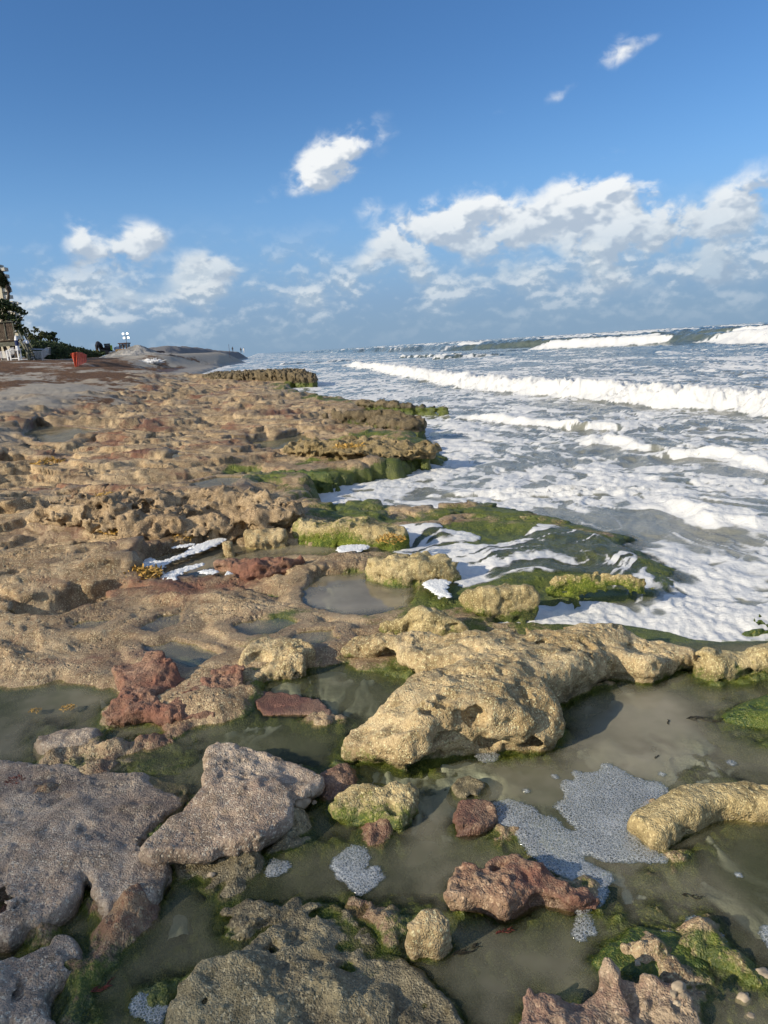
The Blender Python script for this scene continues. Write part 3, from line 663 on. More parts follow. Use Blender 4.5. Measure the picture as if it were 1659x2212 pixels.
HEADS = [
 ('headland_rock', 'long dark flat headland rock jutting into the surf furthest along the shore', 'rock', [(430, 826), (470, 806), (540, 799), (565, 796), (600, 803), (645, 801), (692, 815), (670, 823), (610, 829), (560, 834), (480, 832)], [(450, 812, .45), (540, 802, .75), (565, 799, .85), (620, 805, .65), (680, 817, .25), (560, 825, .3)], M_DARK, dict(zb=.6, zf=-.1, res=.05, base=-.4, flare=0, under=.1, edge=.25, rough=.12, warp=.2, pit=1.2, seed=40, group=G2)),
 ('surf_rock', 'flat dark rock splashed by the surf with a thin seaward tip', 'rock', [(762, 886), (775, 870), (830, 865), (880, 866), (900, 872), (1004, 880), (930, 886), (890, 889), (830, 893)], [(790, 874, .22), (860, 869, .3), (895, 876, .22), (960, 880, .0)], M_DARK, dict(zb=.2, zf=-.18, res=.03, base=-.4, flare=0, under=.05, edge=.18, rough=.06, warp=.08, seed=41, group=G2)),
 ('surf_rock', 'dark brown ridge rock behind the mossy point with foam in its lee', 'rock', [(690, 915), (700, 900), (760, 893), (830, 892), (878, 897), (890, 906), (830, 918), (760, 920)], [(720, 905, .28), (800, 897, .36), (870, 902, .25)], M_DARK, dict(zb=.25, zf=-.05, res=.028, base=-.4, flare=0, under=.05, edge=.2, rough=.06, warp=.08, seed=42, group=G2)),
 ('surf_rock', 'dark wedge shaped rock with spray bursting at its seaward end', 'rock', [(795, 935), (815, 918), (860, 906), (900, 910), (925, 926), (915, 938), (860, 945)], [(830, 920, .24), (870, 910, .34), (905, 918, .2)], M_DARK, dict(zb=.25, zf=-.18, res=.024, base=-.4, flare=0, under=.05, edge=.18, rough=.05, warp=.08, seed=43, group=G2)),
 ('point_rock', 'mossy golden point of rock undercut above the white water', 'rock', [(610, 985), (640, 965), (720, 958), (760, 945), (830, 952), (920, 955), (950, 968), (948, 990), (900, 1000), (850, 1016), (790, 1018), (740, 1030), (690, 1015), (650, 1010)], [(640, 972, .24), (720, 962, .26), (800, 955, .26), (880, 960, .28), (930, 970, .2), (740, 985, .26), (830, 985, .18), (850, 1005, .0), (700, 1000, .18)], M_OLIVE, dict(zb=.24, zf=-.18, res=.02, base=-.4, flare=0, under=.16, edge=.12, rough=.05, warp=.08, pit=.9, seed=44, group=G2, mid=.05)),
 ('green_ledge', 'dark green wet ledge below the mossy golden point', 'rock', [(560, 1045), (600, 1025), (660, 1015), (720, 1022), (740, 1034), (700, 1045), (640, 1050)], [(600, 1032, .15), (670, 1024, .16), (720, 1030, .06)], M_GREEN, dict(zb=.14, zf=-.1, res=.02, base=-.4, flare=0, edge=.15, rough=.04, warp=.06, seed=45, group=G2)),
]
_t = build_rocks()
# ---------------------------------------------------------------- the shelf and the beach
SHELF = [P(a, b, -.05) for a, b in [(1660, 1385), (1500, 1378), (1450, 1363), (1330, 1346), (1180, 1359), (1078, 1364), (1085, 1342), (1180, 1318), (1300, 1316), (1410, 1308), (1445, 1288), (1500, 1268), (1600, 1262), (1600, 1248), (1500, 1240),
         (1480, 1205), (1440, 1172), (1350, 1125), (1240, 1108), (1090, 1098), (960, 1105), (880, 1114), (760, 1118), (640, 1112), (655, 1070), (600, 1042), (740, 1032), (830, 1012), (945, 978), (930, 955), (860, 942), (905, 930), (880, 908),
         (1000, 882), (930, 868), (770, 866), (700, 862), (640, 850), (600, 835), (690, 820), (640, 802), (520, 797)]] + [(-14, 62), (-90, 62), (-90, -12), (14, -12), (12, 2.2)]
DOME = [P(a, b, .1) for a, b in [(640, 1150), (760, 1120), (900, 1112), (1090, 1100), (1250, 1112), (1350, 1130), (1440, 1175), (1480, 1215), (1470, 1255), (1400, 1285), (1260, 1240), (1120, 1250), (1000, 1270), (900, 1255), (760, 1190)]]
NEARBASIN = [P(a, b, 0) for a, b in [(-500, 1500), (60, 1492), (120, 1476), (240, 1484), (250, 1500), (225, 1560), (480, 1555), (520, 1520), (480, 1500), (480, 1475), (560, 1470), (660, 1440), (700, 1425), (830, 1440), (900, 1445), (1000, 1450), (1010, 1500),
             (1180, 1500), (1190, 1480), (1280, 1450), (1340, 1412), (1480, 1396), (1660, 1392), (2300, 1392), (2300, 2700), (-700, 2700)]]
# pools: trace, water level, depth
POOLS = [('a', [(262, 1247), (300, 1215), (345, 1195), (410, 1180), (480, 1160), (522, 1150), (526, 1180), (600, 1176), (660, 1172), (790, 1180), (780, 1206), (640, 1202), (545, 1215), (530, 1228), (520, 1237), (470, 1250), (420, 1259), (350, 1263), (290, 1263)], .09, .09),
         ('b', [(650, 1300), (665, 1245), (720, 1235), (780, 1232), (850, 1228), (905, 1265), (890, 1312), (800, 1332), (720, 1327), (670, 1317)], .07, .14),
         ('c', [(300, 1390), (330, 1375), (380, 1383), (470, 1400), (492, 1415), (440, 1440), (400, 1445), (340, 1422), (310, 1405)], .05, .10),
         ('d', [(288, 1357), (340, 1330), (400, 1320), (392, 1347), (340, 1367)], .06, .06),
         ('e', [(612, 1390), (640, 1365), (720, 1360), (732, 1384), (680, 1394)], .05, .10),
         ('f', [(28, 945), (80, 917), (150, 922), (220, 930), (140, 956), (90, 956)], .36, .05),
         ('g', [(330, 986), (380, 979), (425, 985), (370, 996)], .28, .05),
         ('h', [(480, 962), (590, 950), (650, 935), (690, 950), (700, 965), (620, 970), (540, 972)], .12, .05),
         ('i', [(395, 1046), (470, 1030), (525, 1030), (505, 1050), (430, 1058)], .18, .05),
         ('j', [(495, 1352), (540, 1335), (600, 1330), (650, 1345), (600, 1372), (540, 1378)], .07, .08),
         ('k', [(140, 1345), (200, 1330), (250, 1338), (210, 1356), (160, 1360)], .085, .04)]
POOLW = []

CHAN = [P(a, b, -.06) for a, b in [(1060, 1372), (1085, 1335), (1180, 1312), (1300, 1308), (1420, 1298), (1480, 1258), (1560, 1240), (1700, 1280), (1900, 1300), (1900, 1392), (1659, 1396), (1560, 1398), (1500, 1394), (1450, 1378), (1330, 1358), (1180, 1366)]]
def coast(y): return 2.2-.155*(y-5) - 10*sst(48, 66, np.asarray(y, f32))

NEARROCKS = [w_ for w_, *_r in ROCKSDF if math.hypot(*w_.mean(0)) < 3.7]
def terr(x, y, full=True):
    x = np.asarray(x, f32); y = np.asarray(y, f32)
    r = np.hypot(x, y)
    c = coast(y)-x + fbm(x*.25, y*.25, 3, 40)*1.2*np.clip(r/10, 0, 1)
    c = c + 10*sst(48, 66, y)*sst(4, 14, c)
    z = np.interp(c, [-60, -30, -6, -3, -.8, 0, .6, 3, 6.8, 10, 17, 31, 40, 80], [-3, -2.2, -1.1, -.9, -.5, -.15, .03, .10, .30, .85, 1.6, 2.65, 3.2, 4.8]).astype(f32)
    nf = sst(5.4, 4.0, r)
    z = z*(1-nf) + nf*np.minimum(z, .030)
    ss = sdf(SHELF, x, y, 4.0)
    ss = ss + fbm(x*1.3, y*1.3, 4, 50)*.22*np.clip((r-3)/7, .12, 1)
    shelf = sst(-.30, .06, ss)
    inshelf = sst(.0, -6., y-56-0*x)
    sand = np.clip(sst(7.6, 9.6, c + fbm(x*.35, y*.35, 4, 60)*2.6) * sst(9., 14., y) + (1-inshelf), 0, 1)
    rocky = 1-sand
    # bedding steps
    A = np.interp(r, [3, 4.2, 5.5, 8, 14, 40], [.034, .065, .13, .16, .16, .18]).astype(f32)
    A = A*np.clip(.35+c*.16, .35, 1.0)
    w1 = fbm(x*.8, y*.8, 3, 70, .4); w2 = fbm(x*.8+9, y*.8, 3, 75, .4)
    xx = x+w1*.40; yy = y+w2*.40
    def steps(raw, st, sharp):
        q = raw/st; fl = np.floor(q); fr = q-fl
        return (fl + sst(.5-sharp, .5+sharp, fr) + (fr-.5)*.18)*st
    raw = fbm(xx*.36, yy*.72, 5, 80, .42)*A*1.7 + fbm(xx*1.1, yy*2.6, 3, 86, .45)*A*.16 + .2
    st = np.interp(r, [3, 4.5, 6, 14, 40], [.022, .032, .055, .08, .13]).astype(f32)
    mixk = np.clip(.85 + .5*fbm(x*.3, y*.3, 2, 90), 0, 1)*(1-nf*.5)
    bump = steps(raw, st, .10)*mixk + raw*(1-mixk) - .2
    raw2 = fbm(xx*.85+5, yy*2.2, 4, 92, .48)*.06 + 1.
    bump = bump + (steps(raw2, st*.40, .16) - 1.)*np.interp(r, [3, 4.2, 8, 30], [.6, 1.0, 1.0, .8])
    # solution pits, sparse and deep
    pk = np.interp(r, [2.5, 4, 6, 10, 40], [.15, .5, .9, 1.0, 1.0]).astype(f32)
    d1, i1 = worley2(xx*1.3, yy*1.6, 100); p1 = -sst(.30, .14, d1+fbm(x*4, y*4, 2, 104)*.10)*np.where(i1 > .80, 1, .0)*.14
    d2, i2 = worley2(xx*4.1+3, yy*5.0, 101); p2 = -sst(.30, .12, d2)*np.where(i2 > .84, 1, 0)*.06
    rough = fbm(x*6, y*8, 5, 120, .6)*.014*np.clip(r/9, .7, 1.2)
    z = z + rocky*(bump + (p1+p2)*pk + rough*np.clip(r/5, .25, 1.3))
    z = z + sand*(fbm(x*.5, y*.5, 5, 130)*.05 + fbm(x*2.6, y*2.6, 4, 131)*.035)
    # dome washed by the swash
    dm = sdf(DOME, x, y, 1.0); dmk = sst(-.15, .45, dm)
    z = z*(1-dmk*.88) + dmk*.02*(1+fbm(x*1.3, y*1.3, 5, 140, .6)*3.4)
    # near sheet is flat, basin cut into it
    flat = sst(4.9, 3.9, r)*sst(2.4, 3.0, y+0*x)
    z = z*(1-flat*.55) + flat*.55*(.026+rough*.8+bump*.8)
    nr_ = np.zeros(x.shape, f32)
    for w_ in NEARROCKS: nr_ = np.maximum(nr_, sst(-.30, .02, sdf(w_, x, y, .35)))
    nb = sdf(NEARBASIN, x, y, 1.0) + fbm(x*5, y*5, 4, 150)*.035
    nbk = sst(-.09, .13, nb)
    floor = -.105 + nr_*(.075 + fbm(x*4.5, y*4.5, 4, 165)*.06) + fbm(x*1.9, y*1.9, 5, 160)*.10 + fbm(x*8, y*8, 5, 161, .6)*.035
    z = z*(1-nbk) + floor*nbk
    # edge of the shelf
    drop = -.62 + fbm(x*.8, y*.8, 3, 170)*.15
    z = np.where(y < 60, z*shelf + drop*(1-shelf), z)
    low = sst(.75, 1.15, x)*sst(3.2, 3.5, y)*sst(4.6, 4.2, y); z = z*(1-low*.8) + low*.8*np.minimum(z, -.03)
    ck = sst(-.03, .10, sdf(CHAN, x, y, .6)); z = z*(1-ck) + ck*np.minimum(z, -.20)
    wet = np.zeros(x.shape, f32)
    for n, poly, zp, dep in POOLW:
        s = sdf(poly, x, y, .9)
        if s.max() <= -.9: continue
        s = s + fbm(x*6, y*6, 3, 180)*.03
        rim = (s > -.2) & (s <= 0)
        z = np.where(rim, np.maximum(z, zp+.016-np.clip(-s-.09, 0, 1)*.5), z)
        k = sst(-.015, .12, s)
        z = z*(1-k) + k*(zp-dep*(.55+.45*sst(0, .35, s)) + fbm(x*4, y*4, 4, 190)*dep*.35)
        wet = np.maximum(wet, sst(-.14, -.02, s))
    # levelled ground the machines stand on
    if full and y.max() > 90:
        pad = sst(20, 12, np.abs(x+46))*sst(98, 112, y)*sst(175, 160, y); z = z*(1-pad) + pad*np.maximum(z, 2.38)
    # berm of dumped sand and the sand heap, far up the beach
    if full and y.max() > 90:
        z = z + berm(x, y)
    if not full: return z
    berm_shade = sst(.15, .8, berm(x, y)) if y.max() > 90 else np.zeros(x.shape, f32)  # mask for the shade painted into the berm sand
    edge = sst(2.2, .1, ss + fbm(x*.9, y*.9, 4, 200)*.8)
    green = np.clip(edge*(.72+.7*fbm(x*1.2, y*1.2, 4, 210)) - sand - (z > .33)*.3, 0, 1)
    green = np.maximum(green, dmk*.95)
    green = np.maximum(green, nbk*(.45+.5*fbm(x*2.2, y*2.2, 3, 220)))
    green = np.maximum(green, sst(3.6, 1.2, c)*sst(3.6, 4.2, r)*sst(9., 6.5, r)*np.clip(.42+.9*fbm(x*1.6, y*1.6, 4, 225), 0, 1)*(1-nbk))
    red = np.clip(fbm(x*.7, y*.7, 4, 230)*.8 - edge*.6 + .10 + nf*.12*(x < .3), 0, .55)*rocky
    wet = np.maximum(wet, np.maximum(edge*.75*(z < .3), sst(.06, .0, z)))
    wet = np.maximum(wet, sst(.0, .35, fbm(x*.9, y*1.6, 5, 240, .6))*.95*rocky)
    wl = fbm(x*.12, y*.12, 4, 250)
    wl2 = fbm((x+.16*y)*.22, (y-.16*x)*.05, 4, 255)
    weed = np.clip(sand*(.36 + wl*.45 + wl2*.75 + .22*sst(24, 32, y)*sst(120, 70, y)) + .0, 0, 1)
    weed = np.where(c < 3.5, weed*.3, weed)
    weed = weed*sst(14, 20, y) + sand*.18
    return z, dict(sand=sand, green=green, red=red, wet=wet, weed=weed*(1-berm_shade*.8), berm_shade=berm_shade)

def seg_d(x, y, pts):
    best = np.full(x.shape, 1e9); tt = np.zeros(x.shape); L = 0
    for (ax, ay), (bx, by) in zip(pts[:-1], pts[1:]):
        ex, ey = bx-ax, by-ay; l = math.hypot(ex, ey)
        t = np.clip(((x-ax)*ex+(y-ay)*ey)/(l*l), 0, 1)
        d = np.hypot(x-ax-t*ex, y-ay-t*ey); m = d < best
        best = np.where(m, d, best); tt = np.where(m, L+t*l, tt); L += l
    return best, tt
BERM = [(PY(330, 768, 165).x, 165), (PY(400, 768, 185).x, 185), (PY(470, 766, 225).x, 225), (PY(505, 764, 300).x, 300)]
def berm(x, y):
    d, t = seg_d(x, y, BERM)
    h = np.interp(t, [0, 8, 20, 60, 130, 160], [1.6, 2.3, 2.6, 2.7, 2.6, 1.2])
    h = h*(1+.18*fbm(x*.12, y*.12, 3, 260))
    return (h*sst(7.5, 1.2, d + fbm(x*.3, y*.3, 3, 261)*1.2) + .0).astype(f32)

def fan(th0, th1, nc, radii):
    th = np.linspace(radians(th0), radians(th1), nc)
    R, TH = np.meshgrid(np.array(radii), th, indexing='ij')
    return (R*np.sin(TH)).astype(f32), (R*np.cos(TH)).astype(f32)

def radii(parts):
    out = []
    for a, b, k in parts:
        n = max(2, int(round(math.log(b/a)/k))); out += list(a*np.exp(np.linspace(0, 1, n, endpoint=False)*math.log(b/a)))
    return out+[parts[-1][1]]

def settle_pools():
    out = []
    for n, t, z, d in POOLS:
        for _ in range(3):
            w = np.array(WP(t, z)); gx, gy = np.meshgrid(np.linspace(w[:, 0].min(), w[:, 0].max(), 30), np.linspace(w[:, 1].min(), w[:, 1].max(), 30))
            m = sdf(w, gx, gy, 3.) > 0
            z = float(np.percentile(terr(gx[m], gy[m], False), 30))
        z = max(z, .004); out.append((n, WP(t, z), z, d))
    return out
POOLW = settle_pools()
Q_ = QUAL
def terrain_piece(th0, th1, nc, rr, lip):
    X, Y = fan(th0, th1, nc, rr)
    Z, AT = terr(X, Y)
    if lip:
        # the tops of steep steps overhang a little, as undercut limestone does
        r = np.hypot(X, Y)
        def gr(Zs):
            gi = np.gradient(Zs, axis=0)/np.maximum(np.gradient(r, axis=0), 1e-4)
            gj = np.gradient(Zs, axis=1)/(r*radians((th1-th0)/(nc-1)))
            return gi, gj
        k = np.ones(5)/5
        sm = lambda A: np.apply_along_axis(lambda v: np.convolve(np.pad(v, 2, 'edge'), k, 'valid'), 1, np.apply_along_axis(lambda v: np.convolve(np.pad(v, 2, 'edge'), k, 'valid'), 0, A))
        S1 = sm(Z); S2 = sm(sm(sm(S1)))
        gi, gj = gr(S1); g = np.hypot(gi, gj)+1e-5
        over = np.clip(Z-S2, 0, .06)*sst(.25, .9, g)*1.7*(1-AT['sand'])
        ux, uy = X/r, Y/r
        dx = -(gi*ux + gj*uy)/g*over; dy = -(gi*uy - gj*ux)/g*over
        X = X+dx; Y = Y+dy
    keep = ~((Z < -.55) & (np.hypot(X, Y) < 60))
    return X, Y, Z, AT, keep
pieces = [terrain_piece(-76, 70, int(1050*Q_), radii([(.35, .9, .010/Q_), (.9, 4.9, .0034/Q_)]), False),
          terrain_piece(-56, 34, int(1120*Q_), radii([(4.9, 16, .0030/Q_), (16, 70, .0052/Q_), (70, 420, .012/Q_)]), True)]
allV = []; allQ = []; allA = {}; nv = 0
for X, Y, Z, AT, keep in pieces:
    n, m = X.shape; idx = np.arange(n*m).reshape(n, m)+nv; nv += n*m
    Qd = np.stack([idx[:-1, :-1], idx[:-1, 1:], idx[1:, 1:], idx[1:, :-1]], -1)
    kf = keep[:-1, :-1] | keep[:-1, 1:] | keep[1:, 1:] | keep[1:, :-1]
    allQ.append(Qd[kf]); allV.append(np.stack([X, Y, Z], -1).reshape(-1, 3))
    for k_, a_ in AT.items(): allA.setdefault(k_, []).append(np.asarray(a_, f32).ravel())
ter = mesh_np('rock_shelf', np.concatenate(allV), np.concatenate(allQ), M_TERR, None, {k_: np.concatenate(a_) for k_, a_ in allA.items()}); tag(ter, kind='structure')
# ---------------------------------------------------------------- water
def pool_mat(name='pool_water', milky=False):
    m, t, out = newmat(name); p = t.pos()
    dep = t.attr('depth')
    cl = t.noise(p, 2.2, 4, .55)
    op = 1 - ((dep.max(0)*(cl*1.2+.4))*(-1/.07)).exp()
    mk = t.noise(t.mapv(p, loc=(3, 1, 0)), .9, 5, .6)
    col = t.mix(mk.step(.36, .64), t.mix(cl.step(.3, .7), (.062, .07, .038), (.11, .112, .066)), t.mix(cl.step(.3, .7), (.20, .19, .135), (.30, .275, .205)))
    if milky: col = t.mix(cl.step(.3, .7), (.19, .165, .11), (.30, .265, .19))
    nb = t.bump(t.noise(t.mapv(p, scale=(1, 1.6, 1)), 9, 3, .5)*.6 + t.noise(p, 40, 2)*.1, .10, .02)
    dif = t.new('ShaderNodeBsdfDiffuse'); t.link(col, dif.inputs[0])
    tr = t.new('ShaderNodeBsdfTransparent'); tr.inputs[0].default_value = (.86, .88, .74, 1)
    gl = t.new('ShaderNodeBsdfGlossy'); gl.inputs['Roughness'].default_value = .04; t.link(nb, gl.inputs['Normal'])
    fr = t.new('ShaderNodeFresnel'); fr.inputs[0].default_value = 1.33; t.link(nb, fr.inputs[1])
    body = t.mixsh(op*.93, tr.outputs[0], dif.outputs[0])
    t.link(t.mixsh(E(t.nt, fr.outputs[0])*(.14 if milky else .30), body, gl.outputs[0]), out.inputs[0]); return m
M_POOL = pool_mat(); M_POOLM = pool_mat('milky_pool_water', True)

def rock_depth(X, Y, dep, zp):
    """how much the standing rocks lessen the water over and beside them"""
    for w, s2, X2, Y2, Ht in ROCKSDF:
        s = sdf(w, X, Y, .3)
        m = s > -.25
        if not m.any(): continue
        i = np.clip(((X[m]-X2[0, 0])/(X2[1, 0]-X2[0, 0])).astype(int), 0, X2.shape[0]-1)
        j = np.clip(((Y[m]-Y2[0, 0])/(Y2[0, 1]-Y2[0, 0])).astype(int), 0, X2.shape[1]-1)
        h = Ht[i, j]
        d = np.where(s2[i, j] > 0, np.maximum(zp-h, 0), np.maximum(-s2[i, j]*1.5, np.minimum(zp-h, .3)*0))
        dep[m] = np.minimum(dep[m], d)
    return dep

X, Y = fan(-76, 70, int(560*QUAL), radii([(.34, 5.0, .0058/QUAL)]))
nb = sdf(NEARBASIN, X, Y, 1.0)
dep = -terr(X, Y, False)
keep = (dep > -.03) & (sdf(CHAN, X, Y, 1.0) < -.03) & ((X < .75) | (nb > -.04)) & ((nb > -.22) | ((np.hypot(X, Y) < 4.3) & (X < 1.0)))
dep = rock_depth(X, Y, np.clip(dep, 0, 1), 0.0)
o = grid_mesh('water', X, Y, X*0, M_POOL, dict(depth=dep), keep); tag(o, kind='structure')
for n, poly, zp, dd in POOLW:
    p = np.array(poly); lo = p.min(0)-.15; hi = p.max(0)+.15
    st = max(.012, (hi-lo).max()/160)
    X, Y = np.meshgrid(np.arange(lo[0], hi[0], st), np.arange(lo[1], hi[1], st), indexing='ij'); X = X.astype(f32); Y = Y.astype(f32)
    s = sdf(p, X, Y, .6); dep = np.clip(zp-terr(X, Y, False), 0, 1)
    dep = rock_depth(X, Y, dep, zp)
    o = grid_mesh('water', X, Y, X*0+zp, M_POOLM, dict(depth=dep), s > -.09); tag(o, kind='structure')

# ---------------------------------------------------------------- the sea
def line_x(pts, z):
    q = np.array(sorted([P(a, b, z)[::-1] for a, b in pts])); return lambda y: np.interp(y, q[:, 0], q[:, 1])
W1 = line_x([(2400, 975), (1900, 918), (1659, 893), (1400, 874), (1200, 858), (1000, 838), (900, 819), (800, 798), (735, 790)], -.22)
q2 = np.array([P(2300, 760, -.25), P(1900, 750, -.25), P(1659, 740, -.25), P(1500, 740, -.25), P(1400, 738, -.25), P(1280, 748, -.25), P(1165, 753, -.25), (18, 150), (0, 260), (-60, 600)])
q2 = q2[np.argsort(q2[:, 1])]
def W2(y): return np.interp(y, q2[:, 1], q2[:, 0])

def _srt(p):
    p = np.array(p); return p[np.argsort(p[:, 1])]
SURGES = [(_srt([P(a, b, -.15) for a, b in q]), h, w) for q, h, w in [
    ([(1800, 1040), (1659, 1012), (1560, 990), (1440, 985), (1340, 960), (1250, 945)], .12, .7),
    ([(1420, 1072), (1300, 1068), (1180, 1072), (1060, 1085), (960, 1078)], .09, .5),
    ([(1620, 1190), (1520, 1150), (1440, 1120), (1380, 1095)], .08, .4),
    ([(1330, 925), (1200, 915), (1080, 905), (1000, 898)], .13, .9),
    ([(1080, 766), (1000, 768), (930, 775), (860, 772)], .35, 2.5),
    ([(760, 778), (700, 781), (640, 783), (600, 787)], .22, 2.0)]]
def sea(x, y):
    r = np.hypot(x, y); s = x-coast(y)
    near = sst(10, 5.5, r)
    z = -.235 + .13*near + .05*sst(14, 9, r)
    amp = np.interp(s, [-2, 0, 1.5, 6, 40, 200], [.02, .035, .06, .07, .16, .30])
    wx = x+.5*fbm(x*.5, y*.5, 3, 300); wy = y+.5*fbm(x*.5+5, y*.5, 3, 305)
    z = z + amp*(fbm(wx*.9, wy*.45, 4, 310)*.9)
    z = z + np.clip(amp*.5, 0, .045)*(1-np.abs(fbm(wx*2.3, wy*1.5, 4, 320))*2.2)*sst(120, 20, r)
    dens = np.interp(s, [-3, 0, .8, 2.2, 4, 8, 25, 45, 60, 90], [.72, .72, .66, .57, .53, .52, .50, .34, .15, .08]).astype(f32)
    patch = fbm(x*.23, y*.16, 4, 330)
    dens = dens + patch*.40 + fbm(x*.55, y*.4, 3, 335)*.14
    # inner bore
    e = s*0 + x - W1(y) + fbm(x*.25, y*.8, 4, 340)*.55
    h1 = np.interp(y, [0, 6, 12, 40, 70, 78], [.24, .28, .30, .38, .34, 0])*(1+.6*fbm(y*.6, x*.15, 4, 350))
    z = z + h1*sst(-.1, .55, e)*np.exp(-np.clip(e-.55, 0, 99)/2.2)
    k1 = sst(0, .1, h1)
    dens = dens + k1*1.0*sst(-.30, .05, e)*np.exp(-np.clip(e-.8, 0, 99)/.7)
    lump1 = k1*sst(-.3, .1, e)*np.exp(-np.clip(e-.7, 0, 99)/.7)
    dens = dens - k1*.06*sst(-2.5, -.4, e)*sst(.1, -.2, e)
    # small surges running in over the ledges
    for kk, (pts, hs, w0) in enumerate(SURGES):
        ys = pts[:, 1]; xw = np.interp(y, ys, pts[:, 0]); inside = sst(ys[0]-.3, ys[0]+.5, y)*sst(ys[-1]+.6, ys[-1]-.6, y)
        e = x-xw + fbm(x*1.1, y*1.3, 3, 500+kk)*.35
        z = z + inside*hs*sst(-.05, .22, e)*np.exp(-np.clip(e-.22, 0, 99)/w0)*(1+.5*fbm(x*2, y*2, 3, 510+kk))
        dens = dens + inside*(.30*sst(-.2, .02, e)*np.exp(-np.clip(e-.2, 0, 99)/.35)*np.clip(1+1.6*fbm(x*.9, y*.9, 3, 520+kk), 0, 2) - .20*sst(-1.3, -.25, e)*sst(.0, -.15, e))
    # outer breakers
    tot = lump1
    for k, off in enumerate((0, 34, 62, 100, 150, 215, 300, 420, 600, 850)):
        e = x - W2(y) - off - off*.0 + fbm(y*.03, x*.0+k, 3, 360+k)*6*(1+k*.4) + fbm(x*.1, y*.3, 3, 375)*1.0
        hh = (1.30 if k == 0 else 1.25)*(.85+.4*fbm(y*.02+k*7, y*0, 2, 380+k))
        prof = sst(-.3, 2.6, e)*np.exp(-np.clip(e-2.6, 0, 999)/7.)
        z = z + hh*prof - .22*np.exp(-((e+4)/4)**2)
        if k == 0:
            br = np.maximum(sst(88, 82, y), sst(90, 95, y)*sst(122, 112, y))*sst(20, 40, y)*(.86+.3*fbm(y*.1, y*0, 2, 401))
        else:
            br = sst(.08 if k == 1 else .0, .3, fbm(y*.018+k*13, x*.004, 3, 390+k) + (.12 if k < 3 else .15))
        up = 1.6 if k == 0 else 2.2
        dens = dens + br*1.5*sst(-.5-.4*(k == 0), .1, e)*np.exp(-np.clip(e-up, 0, 99)/(.8+.4*k))
        tot = tot + br*sst(-.5, .2, e)*np.exp(-np.clip(e-1.9, 0, 99)/.8)*(1.4 if k == 0 else 1.0)
        dens = dens + (.25 if k < 2 else .1)*np.exp(-((e-9)/6)**2)
    # surf wrapping the rock edge
    ch = sdf(CHAN, x, y, 1.0); chk = sst(-.08, .12, ch + fbm(x*3, y*3, 3, 410)*.08)
    z = z*(1-chk) + chk*(-.05 + fbm(x*2, y*2, 3, 411)*.02)
    dens = dens + chk*.42
    # web of foam
    ux = x+.55*fbm(x*.45, y*.38, 3, 420); uy = y+.8*fbm(x*.4+7, y*.35, 3, 424)
    ux = ux+.16*fbm(ux*1.7, uy*1.5, 3, 428); uy = uy+.2*fbm(ux*1.7+3, uy*1.5, 3, 432)
    r1 = 1-np.abs(fbm(ux*.95, uy*.75, 3, 440))*3.0
    r2 = 1-np.abs(fbm(ux*2.6, uy*1.5, 4, 445))*2.6
    r4 = 1-np.abs(fbm((ux-coast(uy))*1.5, uy*.42, 4, 475))*3.0
    r3 = 1-np.abs(fbm(ux*6.5, uy*3.4, 3, 450))*2.3
    v = dens - .5 + .20*(r1-.45) + .24*(r2-.45)*sst(160, 40, r) + .20*(r3-.45)*sst(50, 14, r) + .22*(r4-.45)*sst(90, 30, r) + .10*fbm(ux*.7, uy*.5, 3, 455)
    foam = sst(-.16, .36, v)
    # foam stands up in lumps
    bil = np.abs(fbm(x*5.5, y*4.0, 4, 460, .6))
    z = z + foam*np.clip(v+.2, 0, .8)*(.026*(1-bil*2)+.010)*sst(60, 15, r)
    b2 = 1-np.abs(fbm(x*2.4, y*1.9, 4, 465, .6))*2.2; b3 = 1-np.abs(fbm(x*6.5, y*5.2, 3, 470, .6))*2.0
    z = z + np.clip(tot, 0, 1.4)*(.09*b2+.08*b3)
    return z.astype(f32), foam.astype(f32)

X, Y = fan(-24, 68, int(900*QUAL), radii([(1.9, 22, .0042/QUAL), (22, 150, .0050/QUAL), (150, 900, .012/QUAL), (900, 9000, .05)]))
Z, FO = sea(X, Y)
r = np.hypot(X, Y)
TZ = np.full(X.shape, -3, f32); mm = r < 75
rows = int(mm[:, 0].sum()); TZ[:rows] = terr(X[:rows], Y[:rows], False)
far_ = r >= 75
TZ[rows:] = np.interp(coast(Y[rows:])-X[rows:], [-6, 0, 6, 12], [-1.1, -.15, .3, 1.0])
# swash running over the green dome
dm = sst(-.12, .25, sdf(DOME, X, Y, 1.0) + fbm(X*1.5, Y*1.5, 3, 480)*.12)*sst(.02, .10, fbm(X*.8, Y*.9, 3, 482)*.5 + .12 + (X-.6)*.14)
film = TZ + .003 + .006*dm + np.clip(fbm(X*2.2, Y*2.2, 4, 484), 0, 1)*.006
Z = np.where(dm > .01, np.maximum(Z, film*dm + Z*(1-dm)), Z)
ux = X+.3*fbm(X*1.0, Y*1.0, 3, 486); uy = Y+.3*fbm(X+4, Y, 3, 488)
fs = sst(-.02, .42, (1-np.abs(fbm(ux*1.0+uy*.5, uy*3.4-ux*1.4, 5, 490))*3.0)*.75 + fbm(ux*1.1, uy*1.1, 3, 492)*.8 - .22)
FO = FO*(1-dm*.9) + dm*.9*fs*.85
dep = np.clip(Z-TZ, -.2, 2)
keep = dep > -.10
SEA_ARR = (X, Y, Z)
dep = rock_depth(X, Y, np.clip(dep, 0, 2), -.1) if False else np.clip(dep, 0, 2)

